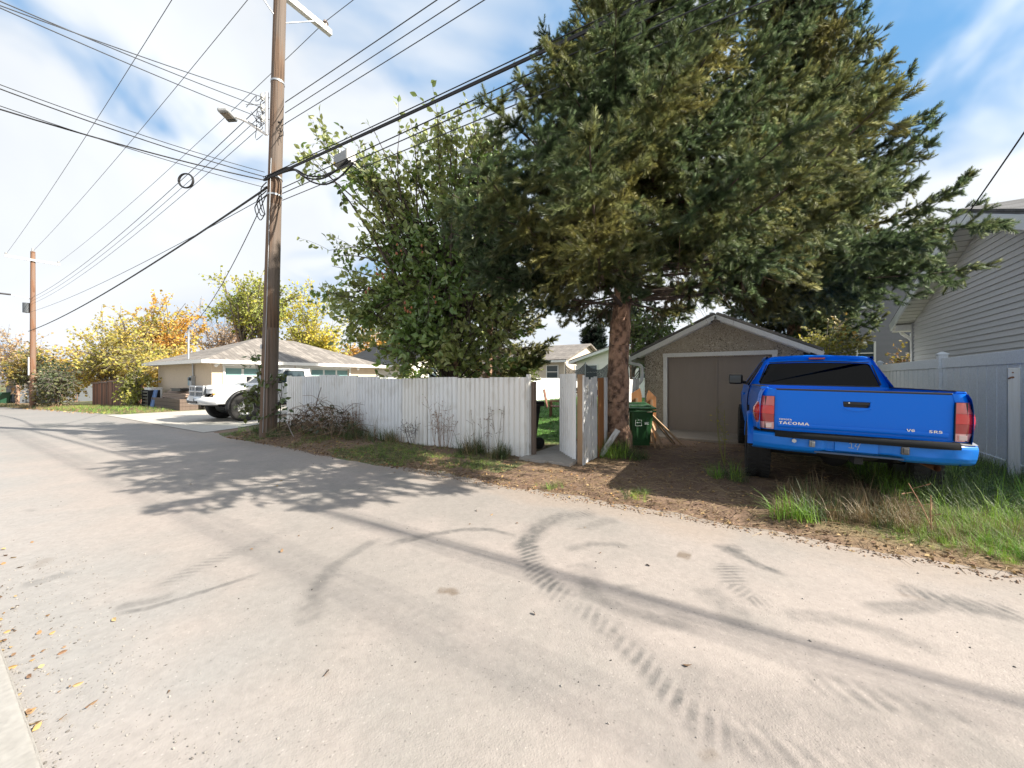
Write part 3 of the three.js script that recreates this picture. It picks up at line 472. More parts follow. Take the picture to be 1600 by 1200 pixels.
{ // board fence from the gate post back to the garage
  const g = thing('board_fence', 'weathered white board fence running back from gate post behind the spruce trunk', 'fence', [0, 0, 0]);
  const x = -2.4, ms = [M.paintedWood, M.paintedWood, std([.72, .74, .76], .85, { map: rep(T.whitewood, 1.6, .5) })], brown = std([.95, .62, .36], .8, { map: rep(T.wood, 2.4, .7) });
  for (let i = 0, p = 6.08; p < 10.75; i++) { if (p > 7.12 && p < 8.2) { p = 8.2; continue; } const w = i === 4 ? .19 : rr(.13, .16), h = 1.42 + rr(-.03, .04), b = part('fence_board', uvm(box(.022, h, w, 0, h / 2, 0, .003), 1, 1, R(), R()), i === 4 || i === 5 ? brown : pick(ms), g); b.position.set((p < 8 ? x : x - .3) + rr(-.006, .006) + (i === 4 ? .02 : 0), .04, -p - w / 2); b.rotation.x = rr(-.012, .012); p += w + rr(.004, .012); }
  for (const y of [.35, 1.2]) { part('rail', ubox(.04, .09, 1.1, x - .033, y, -6.6), M.darkWood, g); part('rail', ubox(.04, .09, 2.6, x - .333, y, -9.45), M.darkWood, g); }
}
{ const g = thing('leaning_board', 'grey-white weathered board leaning against the spruce trunk base', 'board', [-2.36, .06, -6.75]); part('board', uvm(box(.1, .62, .03, 0, .3, 0, .004)), M.paintedWood, g); part('cross_piece', ubox(.035, .34, .05, .02, .16, .04), M.paintedWood, g); g.rotation.set(-.62, .3, -.34); }
{ // white vinyl privacy fence on the right
  const g = thing('vinyl_fence', 'white vinyl privacy fence with tongued boards beside the blue pickup', 'fence', [0, 0, 0]);
  const x = 3.08, posts = [6.3, 10.78, 15.2, 19.6], white = M.vinyl;
  for (const p of posts) { const o = part('post', uvm(box(.127, 1.95, .127, x, .95, -p, .006)), white, g); mesh('cap', new THREE.CylinderGeometry(.02, .115, .05, 4, 1).rotateY(Math.PI / 4).translate(x, 1.955, -p), white, o); mesh('cap_rim', box(.15, .025, .15, x, 1.92, -p, .004), white, o); }
  for (let s = 0; s < 3; s++) {
    const a = posts[s] + .064, b = posts[s + 1] - .064, c = -(a + b) / 2, L = b - a;
    part('top_rail', uvm(box(.05, .19, L, x, 1.755, c, .005)), white, g); part('bottom_rail', uvm(box(.05, .15, L, x, .2, c, .005)), white, g);
    const n = Math.round(L / .152); for (let i = 0; i < n; i++) part('fence_board', uvm(box(.022, 1.42, L / n - .002, x + .004 * (i % 2), .97, -a - (i + .5) * L / n, .0075)), white, g);
  }
}
{ // square steel post in front of the vinyl fence
  const g = thing('steel_post', 'white square steel post with rusty bolt holes standing before the vinyl fence', 'post', [2.79, 0, -7.56], -.25);
  part('post', box(.1, 1.6, .1, 0, .79, 0, .008), std([.62, .62, .58], .45, { map: rep(T.painted, 2, .5) }), g);
  for (const [y, s] of [[1.53, .009], [1.47, .013]]) part('bolt_hole', new THREE.CylinderGeometry(s, s, .012, 10).rotateX(Math.PI / 2).translate(-.01, y, .047), M.rust, g);
  part('bolt', tube([[-.02, 1.47, .05], [-.045, 1.455, .075]], .011, .009, 8), M.rust, g);
}
{ // yard boundary at the back, old brown fence on the left
  const g = thing('yard_fence', 'bright white sunlit fence across the back of the lawn', 'fence', [0, 0, 0]);
  for (let p = 6.2; p < 33; p += 1.6) part('fence_panel', ubox(.03, 1.5, 1.585, -11.8, .75, -p - .8), M.whiteTrim, g);
  for (let p = 6.2; p < 33; p += 3.2) part('post', ubox(.1, 1.55, .1, -11.87, .77, -p), M.whiteTrim, g);
  part('blue_batten', ubox(.03, 1.5, .1, -11.76, .76, -27.2), std([.12, .28, .42], .6), g);
}
R = mulberry(23);
{
  const g = thing('brown_fence', 'old dark brown board fence under yellow shrubs left of the tan garage', 'fence', [0, 0, 0]);
  const tone = [[1, .75, .6], [.7, .5, .42], [1.3, .85, .65], [.5, .42, .4]].map((c) => std(c, .9, { map: rep(T.greywood, 2, .6) }));
  for (let x = -29.7; x > -39.6; x -= .16) { const h = 1.62 + rr(-.06, .06); part('fence_board', uvm(box(.15, h, .03, x, base(x) + .1 + h / 2, -7.1 + rr(-.01, .01)), 1, 1, R(), R()), pick(tone), g); }
  for (let p = 7.2; p < 10; p += .17) part('fence_board', uvm(box(.03, 1.6, .16, -39.7, base(-39.7) + .9, -p), 1, 1, R(), R()), pick(tone), g);
  for (let k = 0; k < 5; k++) part('rail', uvm(box(2.1, .09, .05, -30.7 - k * 2, base(-30.7 - k * 2) + 1.66, -7.06).rotateZ(0)), M.darkWood, g);
  part('post', ubox(.14, 2.0, .14, -31.2, .45, -6.95), M.darkWood, g);
}
// ---------- poles, lamps, wires ----------
R = mulberry(31);
{
  const g = thing('utility_pole', 'tall weathered wooden utility pole standing in the verge before the white fence', 'utility pole', [-9.8, 0, -4.62]);
  const lean = (y) => .055 * y;  // leans slightly to the right
  part('pole', tube([[0, -.2, 0], [lean(3), 3, 0], [lean(6), 6, 0], [lean(10.95), 10.95, 0]], .188, .125, 20, 30), M.pole, g);
  part('crossarm', ubox(.12, .14, 2.7, lean(10.5) - .17, 10.5, 0), M.paintedWood, g);
  for (const z of [-1.2, 1.2]) part('insulator', [cyl(.05, .05, .08, 12, lean(10.5) - .17, 10.57, z), cyl(.075, .05, .06, 12, lean(10.5) - .17, 10.65, z)], std([.25, .2, .17], .25), g);
  part('insulator', [cyl(.05, .05, .1, 12, lean(10.95), 10.95, 0), cyl(.075, .05, .06, 12, lean(10.95), 11.05, 0)], std([.25, .2, .17], .25), g);
  part('arm_brace', tube([[lean(10.5) - .12, 10.45, .9], [lean(9.7), 9.75, .12]], .015), M.galv, g); part('arm_brace', tube([[lean(10.5) - .12, 10.45, -.9], [lean(9.7), 9.75, -.12]], .015), M.galv, g);
  const bx = -.1, bz = .17;
  part('bracket', box(.07, .98, .06, lean(7.5) + bx, 7.55, bz, .01), M.whiteMetal, g);
  for (const y of [7.9, 7.65, 7.4]) { part('spool', [cyl(.045, .045, .08, 12, lean(7.5) + bx - .03, y - .04, bz + .08), cyl(.03, .03, .14, 8, lean(7.5) + bx - .03, y - .07, bz + .08)], std([.5, .5, .48], .3), g); }
  part('lamp_arm', tube([[lean(7.1) - .13, 7.1, .16], [lean(7.1) - .25, 7.2, .3], [lean(7.1) - .42, 7.34, .46], [lean(7.1) - .56, 7.40, .60]], .035, .03, 10, 10), M.whiteMetal, g);
  const lh = part('lamp_head', new RoundedBoxGeometry(.22, .1, .54, 3, .045), std([.34, .35, .36], .5), g); lh.position.set(lean(7.1) - .66, 7.42, .72); lh.rotation.set(.28, .8, 0);
  mesh('lens', box(.16, .02, .28, 0, -.052, .07, .008), std([.16, .12, .09], .25), lh); mesh('hinge_plate', box(.18, .015, .13, 0, -.05, -.17), M.darkMetal, lh); mesh('top_cover', new RoundedBoxGeometry(.16, .04, .42, 2, .018).translate(0, .06, 0), M.whiteMetal, lh);
  for (const [y, r] of [[6.12, .158], [5.72, .160], [8.3, .146]]) part('band', new THREE.CylinderGeometry(r, r, .04, 20, 1, true).translate(lean(y), y, 0), M.galv, g);
  for (let k = 0; k < 7; k++) part('wire_tail', tube(Array.from({ length: 6 }, (_, i) => [lean(7.5) + bx - .04 + rr(-.16, .06) * i / 3, 7.95 - k * .12 - rr(0, .09) * i, bz + .06 + rr(-.05, .14) * i / 2]), .008, .006, 5, 12), M.cable, g);
  for (let k = 0; k < 5; k++) part('wire_tail', tube(Array.from({ length: 5 }, (_, i) => [lean(7.3) + .13 + rr(0, .07) * i, 7.45 - k * .09 - rr(0, .06) * i, rr(-.05, .05)]), .007, .005, 5, 10), M.cable, g);
  for (let k = 0; k < 4; k++) part('wire_tail', tube([[lean(6) - .17, 6.05 - k * .1, .1], [lean(6) - .3 - .1 * k, 5.9 - k * .12, .16], [lean(6) - .38 - .05 * k, 5.55 - k * .1, .08], [lean(6) - .2, 5.3, .12]], .012, .01, 6, 12), M.cable, g);
  part('ground_wire', tube([[lean(.2) + .12, .2, .17], [lean(3) + .11, 3, .155], [lean(6.5) + .09, 6.5, .14]], .008, .008, 5, 12), M.galv, g);
  part('guard_strip', uvm(box(.05, 2.4, .02, .19, 1.4, .12)), M.darkWood, g).rotation.z = -.03;
  part('tag_plate', box(.06, .1, .005, lean(2.2) - .01, 2.2, .2), M.galv, g);
}
{
  const b = base(-44.5) + .05, g = thing('utility_pole', 'distant brown utility pole with white crossarm at far left of the alley', 'utility pole', [-44.5, b, -5]);
  part('pole', tube([[0, -.2, 0], [0, 11.35, 0]], .17, .12, 14, 8), std([.85, .62, .5], .9, { map: rep(T.pole, 1.1, .35) }), g);
  part('crossarm', ubox(.14, .14, 2.55, .16, 10.7, 0), M.whiteTrim, g);
  for (const z of [-1.2, 1.2]) part('insulator', cyl(.07, .06, .16, 10, .16, 10.77, z), std([.3, .3, .3], .3), g); part('insulator', cyl(.08, .06, .3, 10, 0, 11.3, 0), std([.3, .3, .3], .3), g);
  part('transformer', [cyl(.2, .2, .7, 14, -.3, 6.9, .25)], std([.08, .09, .1], .5), g);
  part('lamp_arm', tube([[-.1, 7.9, .1], [-.6, 8.1, .9]], .035), M.whiteMetal, g); part('lamp_head', box(.24, .1, .7, -.8, 8.15, 1.25, .03), M.darkMetal, g);
  part('marker', ubox(.3, 1.3, .04, .0, 3.0, .2), M.whiteMetal, g);
}
const sag = (a, b, s, n = 24) => Array.from({ length: n + 1 }, (_, i) => { const t = i / n; return V(lerp(a[0], b[0], t), lerp(a[2], b[2], t) - s * 4 * t * (1 - t), -lerp(a[1], b[1], t)); });   // ends as [x, p, y]
function wire(label, a, b, s, r, m = M.wire, group) { const o = mesh('overhead_wire', tube(sag(a, b, s), r, r, 5, 24), m); return tag(o, label, 'wire', group); }
const PX = -9.47, PP = 4.62, F = -44.34;   // pole axis at cable height
const PT = -9.21, PM = -9.38;                // the same at the crossarm and at the bracket
// three conductors from the far crossarm to the top of the near pole and on
wire('thin wire from left end of the distant crossarm up to the upper edge', [F, 3.8, 10.2], [PT - .17, 3.42, 10.7], .25, .008); wire('thin wire from the distant pole top up past the street lamp', [-44.5, 5, 10.75], [PT + .02, 4.62, 11.1], .25, .008); wire('thin wire from right end of the distant crossarm passing behind the near pole', [F, 6.2, 10.2], [PT - .17, 5.82, 10.7], .3, .008);
wire('thin wire rising right from near crossarm, nearest the camera', [PT - .17, 3.42, 10.7], [32, 3.4, 10.7], .5, .008); wire('thin wire rising right from the near pole top', [PT + .02, 4.62, 11.1], [32, 4.6, 11.1], .5, .008); wire('thin wire rising right from near crossarm, farthest from the camera', [PT - .17, 5.82, 10.7], [32, 5.8, 10.7], .5, .008);
['upper', 'middle', 'lower'].forEach((w, i) => {
  const y = [7.95, 7.7, 7.45][i];
  wire(`${w} of three parallel wires from the pole bracket left to the distant pole`, [-44.5, 4.95, 7.35 - i * .22], [PM - .1, 4.5, y], .5, i ? .007 : .009);
  wire(`${w} of three parallel wires from the pole bracket right across the sky`, [PM + .05, 4.78, y], [32, 4.86, y + .2], .35, i ? .008 : .009);
  wire(`${w} of three thin house wires from the pole bracket to the upper left edge`, [PM - .12, 4.42, y - .05], [-6.9, -2.4, [4.95, 5.25, 5.3][i]], .1, .008);
});
wire('black telephone cable sweeping from pole to upper left edge, highest of its bunch', [PX - .05, 4.45, 6.1], [-10.95, -3.3, 6.7], .3, .010, M.cable); wire('thick black cable sweeping from pole to left edge, lowest of its bunch', [PX - .05, 4.45, 6.02], [-11.2, -3.4, 6.15], .28, .013, M.cable);
wire('thin cable beside the highest telephone cable at left edge', [PX - .05, 4.42, 6.2], [-11.1, -3.3, 6.8], .3, .007, M.cable); wire('thin cable between the two thick telephone cables at left edge', [PX - .05, 4.42, 5.85], [-11.15, -3.4, 6.4], .26, .007, M.cable);
wire('thick black cable running left from the pole down to the distant pole', [-44.5, 4.8, 4.9], [PX - .1, 4.55, 5.95], .35, .024, M.cable); wire('thin grey cable below the thick one running to the distant pole', [-44.5, 4.7, 6.2], [PX - .1, 4.55, 5.75], .3, .009);
wire('house drop wire from pole down to the tan garage mast', [PX - .1, 4.55, 5.9], [-24.05, 7.6, 3.97], .5, .011, M.cable);
{ // main telephone bundle to the right with a splice box
    for (const [dy, dz, r, w] of [[.03, 0, .016, 'lowest'], [.09, .05, .021, 'middle and thickest'], [.15, -.03, .009, 'topmost']]) { const o = mesh('overhead_cable', tube(sag([PX - .13, 4.44 + dz * .3, 6.02 + dy * .6], [32, 6.2 + dz, 6.7 + dy], .3, 48), r, r, 7, 60), M.cable); tag(o, `${w} black cable running right from the pole over the leafy tree`, 'cable'); }
  wire('thin wire just below the thick bundle, right of the leafy tree', [PX + .06, 4.76, 5.95], [32, 5, 6.05], .25, .010, M.cable); wire('thin lower wire passing behind the spruce left edge', [PX + .06, 4.76, 5.82], [32, 5.05, 5.5], .12, .010); wire('lowest thin wire vanishing into the spruce left edge', [PX + .06, 4.76, 5.66], [32, 5.1, 5.0], .12, .009);
  wire('drop wire from the upper right edge to the siding house gable', [3.84, 13.4, 4.6], [3.75, 5.5, 7.1], .12, .013, M.cable);
  const g = thing('splice_box', 'grey splice box hanging on the cables between pole and leafy tree', 'splice box', [-7.4, 6.12, -5.0]);
  part('box_body', new RoundedBoxGeometry(.46, .24, .2, 3, .03), std([.30, .31, .31], .5), g); part('end_cap', box(.06, .26, .22, .23, 0, 0, .02), std([.42, .42, .40], .5), g); part('warning_tag', box(.05, .06, .01, -.18, -.08, .105), std([.7, .5, .05], .5), g); part('hanger', [box(.02, .2, .02, -.15, .18, 0), box(.02, .2, .02, .15, .18, 0)], M.galv, g);
  const q = thing('slack_cable', 'drooping black cable loops between the pole and the splice box', 'cable', [0, 0, 0]);
  for (const [d, z] of [[.30, 0], [.4, .07], [.46, -.06]]) part('loop', tube([[PX - .1, 6.05, -4.45 + z * .3], [PX + .2, 6.16, -4.56 + z * .6], [-8.95, 6.26, -4.75 + z], [-8.5, 6.2 - d * .6, -4.84 + z], [-8.0, 6.2 - d, -4.9 + z], [-7.5, 6.12 - d * .8, -4.9 + z], [-7.05, 6.02 - d * .2, -4.92 + z]], .018, .018, 7, 30), M.cable, q);
  const c = thing('cable_coil', 'small round coil of spare cable hanging on the wires left of the pole', 'cable coil', [-10.07, 5.6, -3.15]); for (const k of [0, 1, 2]) part('coil_turn', new THREE.TorusGeometry(.14 + .008 * k, .009, 6, 28).rotateY(.5 + .08 * k), M.cable, c);
}
// ---------- bins, boards, junk, chair ----------
function cart(name, label, pos, turn, col, lidOpen, scale = 1) {
  const g = thing(name, label, 'wheeled bin', pos, turn); g.scale.setScalar(scale);
  const m = std(col, .42, { bumpMap: rep(grain, 2, 2), bumpScale: .0015 });
  const body = grid(24, 8, (u, v) => { const a = u * Math.PI * 2, w = lerp(.225, .29, v), d = lerp(.25, .35, v), c = Math.cos(a), s = Math.sin(a), e = .28, k = (x) => Math.sign(x) * Math.pow(Math.abs(x), e); return [w * k(c), .09 + v * .83, d * k(s)]; });
  part('bin_body', [body, box(.44, .03, .48, 0, .09, 0, .01), box(.62, .05, .05, 0, .90, .355, .015), box(.05, .05, .72, -.3, .90, 0, .015), box(.05, .05, .72, .3, .90, 0, .015), box(.62, .05, .05, 0, .90, -.355, .015), box(.05, .5, .03, -.12, .5, .318, .01), box(.05, .5, .03, .12, .5, .318, .01)], m, g);
  const lid = part('lid', [new RoundedBoxGeometry(.64, .05, .76, 3, .02)], m, g); lid.position.set(0, .95 + lidOpen * .06, 0); lid.rotation.x = lidOpen * .12; mesh('lid_rib', [box(.5, .03, .06, 0, .035, .2, .01), box(.5, .03, .06, 0, .035, -.2, .01)], m, lid);
  part('handle', tube([[-.2, .9, -.38], [-.2, .93, -.45], [.2, .93, -.45], [.2, .9, -.38]], .017, .017, 8, 16, false), m, g);
  for (const s of [-1, 1]) { const w = part('wheel', new THREE.CylinderGeometry(.12, .12, .05, 20).rotateZ(Math.PI / 2).translate(s * .27, .12, -.27), M.rubber, g); mesh('hub', new THREE.CylinderGeometry(.05, .05, .056, 12).rotateZ(Math.PI / 2).translate(s * .27, .12, -.27), m, w); }
  return g;
}
{
  const g = cart('green_bin', 'green wheeled bin with white printed square beside the spruce trunk', [-2.03, .05, -8.05], .55, [.016, .07, .02], 1, .84);
  const wh = std([.6, .66, .6], .5), f = new THREE.Group();
  part('printed_square', [box(.15, .008, .003, 0, .0, 0), box(.15, .008, .003, 0, .135, 0), box(.008, .143, .003, -.071, .0675, 0), box(.008, .143, .003, .071, .0675, 0), box(.1, .014, .003, 0, .075, 0)], wh, g).position.set(-.09, .56, .342);
  part('printed_lines', [box(.1, .01, .003, 0, .06, 0), box(.08, .01, .003, -.01, .04, 0), box(.1, .01, .003, 0, .02, 0)], wh, g).position.set(.1, .58, .345);
  for (const o of g.children) if (o.name.startsWith('printed')) o.rotation.x = -.085;
}
{ const g = thing('cardboard', 'flattened cardboard sheet lying on top of the green bin lid', 'cardboard', [-2.05, .865, -8.03], .4); part('sheet', ubox(.5, .012, .42, 0, 0, 0), std([.42, .33, .24], .9), g).rotation.x = .12; part('flap', ubox(.3, .01, .2, .1, .02, .2), std([.46, .37, .28], .9), g).rotation.x = .3; }
{ const g = cart('dark_bin', 'dark bin peeking out behind the right end of the corrugated fence', [-4.08, .02, -6.8], -.5, [.018, .02, .022], 0); part('sticker', box(.16, .2, .004, .1, .62, .33), std([.55, .55, .52], .5), g).rotation.x = -.085; }
for (const [k, x] of [[0, -86], [1, -88.5]]) { const o = cart('dark_green_bin', k ? 'dark green bin at far end of alley, touching the left edge' : 'dark green bin at far end of alley beside the grey garage', [x + 10, base(x + 10), -6.4 + k * .3], 0, [.01, .06, .03], 0, 1.5); }
{ // boards leaning by the bin
  const L = [['wide tan plywood board leaning on the green bin, outermost', -1.3, 8.75, .2, 1.0, -.78, .2, M.wood], ['thin brown board leaning on the green bin, behind the plywood', -1.43, 8.65, .16, .95, -.68, .05, M.darkWood], ['narrow brown plank leaning on the green bin, low by the wheel', -1.55, 8.05, .09, .74, -.42, -.1, M.wood], ['second narrow plank leaning on the green bin, closest to its wheel', -1.66, 7.98, .08, .78, -.28, -.12, M.wood]];
  L.forEach(([label, x, p, w, h, tilt, turn, m], i) => { const g = thing('leaning_plank', label, 'plank', [x, .07, -p], turn); const q = part('board', uvm(box(.03, h, w, 0, h / 2, 0, .003), 1, 1, i * .3, i * .2), m, g); q.rotation.z = -tilt; part('edge', uvm(box(.012, h * .98, w + .004, .012, h / 2, 0)), M.wood, g).rotation.z = -tilt; });
  const up = [['tall tan board standing behind the green bin, left one', -2.2, 8.6, .22, 1.2, .25], ['tall tan board standing behind the green bin, right one', -1.92, 8.75, .2, 1.16, -.2]];
  up.forEach(([label, x, p, w, h, t]) => { const g = thing('standing_board', label, 'board', [x, .05, -p], .5); part('board', uvm(extrude(shape([[-w / 2, 0], [w / 2, 0], [w / 2, h * .86], [t * .3, h], [-w / 2, h * .9]]), .025)), std([1.1, .8, .55], .8, { map: rep(T.wood, 2.4, .7) }), g); part('batten', ubox(.05, h * .8, .02, 0, h * .42, .036), M.wood, g); });
}
{ // low junk in front of the tan garage
  const yb = base(-26) + .06;
  const g = thing('timber_planter', 'low grey timber planter box under the tan garage wall', 'planter', [-25.4, yb, -7.35]);
  for (let k = 0; k < 3; k++) part('timber', [uvm(box(5.0, .17, .14, 0, .1 + k * .18, .35)), uvm(box(.14, .17, .7, -2.43, .1 + k * .18, -.07)), uvm(box(.14, .17, .7, 2.43, .1 + k * .18, -.07))], std([.8, .8, .8], .9, { map: rep(T.greywood, 2, .6) }), g);
  const lum = thing('lumber_stack', 'stack of pale boards lying on the timber planter', 'lumber', [-24.4, yb + .56, -7.35]); for (let k = 0; k < 7; k++) part('board', uvm(box(3.0, .07, .2, rr(-.15, .15), .04 + Math.floor(k / 2) * .08, (k % 2) * .24 - .1, .004), 1, 1, R(), R()), std([1.5, 1.5, 1.5], .8, { map: rep(T.greywood, 2, .6) }), lum);
  const cr = thing('milk_crate', 'dark slatted crate at left end of the planter', 'crate', [-27.35, yb + .02, -6.85]); for (let k = 0; k < 5; k++) part('slat', box(.95, .09, .05, 0, .12 + k * .17, 0, .01), M.black, cr); for (const q of [-.47, .47]) part('side', box(.06, .9, .5, q, .45, -.2), M.black, cr);
  const bl = thing('blue_board', 'blue plastic sheet leaning on the planter by its left end', 'sheet', [-26.55, yb, -6.88]); part('sheet', box(.48, .95, .05, 0, .48, 0, .01), std([.11, .19, .38], .5), bl); part('rib', [box(.04, .9, .02, -.15, .48, .035), box(.04, .9, .02, .15, .48, .035)], std([.13, .22, .42], .5), bl); bl.rotation.x = -.18;
  const bk = thing('white_box', 'white box behind the dark crate at the garage corner', 'box', [-27.9, yb, -7.3]); part('box_body', box(1.0, .95, .5, 0, .5, 0, .03), M.whiteMetal, bk); part('lid', box(1.04, .06, .54, 0, 1.0, 0, .02), M.whiteMetal, bk);
  const tr = thing('black_tray', 'black tray lying on top of the lumber stack', 'tray', [-24.0, yb + .92, -7.35]); part('tray', [box(1.2, .14, .5, 0, .05, 0, .03)], M.black, tr); part('rim', [box(1.28, .03, .04, 0, .12, .26), box(1.28, .03, .04, 0, .12, -.26)], M.black, tr);
}
{ const g = thing('garden_chair', 'brown wooden garden chair on the lawn beyond the gateway', 'chair', [-6.25, .0, -13.1], -1.2), m = std([.20, .095, .065], .7);
  for (const [x, z] of [[-.26, -.24], [.26, -.24], [-.26, .26], [.26, .26]]) part('leg', box(.06, z > 0 ? .6 : .42, .06, x, z > 0 ? .3 : .21, z), m, g);
  for (let k = 0; k < 5; k++) part('seat_slat', box(.6, .03, .1, 0, .42, -.24 + k * .12, .005), m, g); for (let k = 0; k < 5; k++) { const b = part('back_slat', box(.1, .7, .03, -.24 + k * .12, .78, .32, .005), m, g); b.rotation.x = .18; }
  for (const x of [-.3, .3]) part('armrest', box(.09, .03, .62, x, .62, .02, .005), m, g); }
{ const g = thing('mesh_screen', 'dark mesh netting sagging between poles above the board fence', 'netting', [0, 0, 0]);
  const nm = tex(256, 256, (u, v) => ((u * 24) % 1 < .6 || (v * 24) % 1 < .6 ? 1 : 0), false); const nmat = std([.05, .055, .06], .9, { alphaMap: rep(nm, 8, 5), transparent: true });
  const ends = [[-6.95, 15.3], [-5.9, 15.0], [-4.8, 14.8]]; for (const [x, p] of ends) part('pole', tube([[x, 0, -p], [x, 2.15, -p]], .025), M.galv, g);
  for (let k = 0; k < 2; k++) { const [a, b] = [ends[k], ends[k + 1]]; part('net', grid(12, 6, (u, v) => { const s = Math.sin(u * Math.PI), x = lerp(a[0], b[0], u), p = lerp(a[1], b[1], u); return [x, lerp(1.35, 2.1 - .28 * s, v), -p + .04 * Math.sin(u * 9)]; }), nmat, g); } }
{ const g = thing('dark_car', 'dark car roof just showing above the corrugated fence', 'car', [-14.6, 0, -10.8], Math.PI);
  const m = phy([.03, .03, .035], .3, { clearcoat: .6 });
  const prof = shape([[-2.2, .3], [2.2, .3], [2.25, .75], [1.3, .92], [.7, 1.38], [.2, 1.47], [-.7, 1.47], [-1.3, 1.36], [-1.95, 1.0], [-2.25, .9]]);
  part('body', extrude(prof, 1.5, .08, 3).translate(0, 0, -.75).rotateY(Math.PI / 2), m, g); for (const s of [-1, 1]) part('side_window', extrude(shape([[1.0, .95], [.6, 1.33], [.15, 1.4], [-.7, 1.4], [-1.2, 1.3], [-1.6, 1.0]]), .02).rotateY(Math.PI / 2).translate(s * .835, 0, 0), M.winGlass, g);
  for (const [x, z] of [[-.75, -1.4], [.75, -1.4], [-.75, 1.4], [.75, 1.4]]) part('wheel', new THREE.CylinderGeometry(.32, .32, .2, 20).rotateZ(Math.PI / 2).translate(x, .32, z), M.rubber, g); }
// ---------- vegetation ----------
const needleMat = phy([1, 1, 1], .8, { transmission: .42, thickness: 0, specularIntensity: .3 });
// one spruce shoot, 1 unit long along +y: a twig set round with needles
function shootGeo(rows, len, seed) {
  const q = mulberry(seed), pos = [], nor = [];
  const tri = (a, b, c, n) => { pos.push(...a, ...b, ...c); for (let k = 0; k < 3; k++) nor.push(...n); };
  for (let i = 0; i < rows; i++) for (let k = 0; k < 6; k++) {
    const y = (i + q()) / rows * .96, a = (k + q() * .9 + i * .4) / 6 * 2 * Math.PI, c = Math.cos(a), s = Math.sin(a), l = len * (.75 + .5 * q()) * (y > .85 ? .8 : 1), f = .55 + .35 * q() + (y > .8 ? .5 : 0), w = .027;
    const nl = Math.hypot(1, f), tip = [c * l / nl, y + f * l / nl, s * l / nl];
    tri([-s * w + c * .02, y, c * w + s * .02], [s * w + c * .02, y + .012, -c * w + s * .02], tip, [c * .7, .7, s * .7]);
  }
  for (let k = 0; k < 3; k++) { const a = k / 3 * 6.283, b = (k + 1) / 3 * 6.283, r = .022; tri([r * Math.cos(a), 0, r * Math.sin(a)], [r * Math.cos(b), 0, r * Math.sin(b)], [0, 1, 0], [Math.cos(a), 0, Math.sin(a)]); }
  const g = new THREE.BufferGeometry(); g.setAttribute('position', new THREE.Float32BufferAttribute(pos, 3)); g.setAttribute('normal', new THREE.Float32BufferAttribute(nor, 3)); g.setAttribute('uv', new THREE.Float32BufferAttribute(new Float32Array(pos.length / 3 * 2), 2)); return g;
}
const SHOOTS = [shootGeo(13, .34, 3), shootGeo(12, .31, 4)];
const stickGeo = new THREE.CylinderGeometry(.35, 1, 1, 4, 1, true).translate(0, .5, 0);
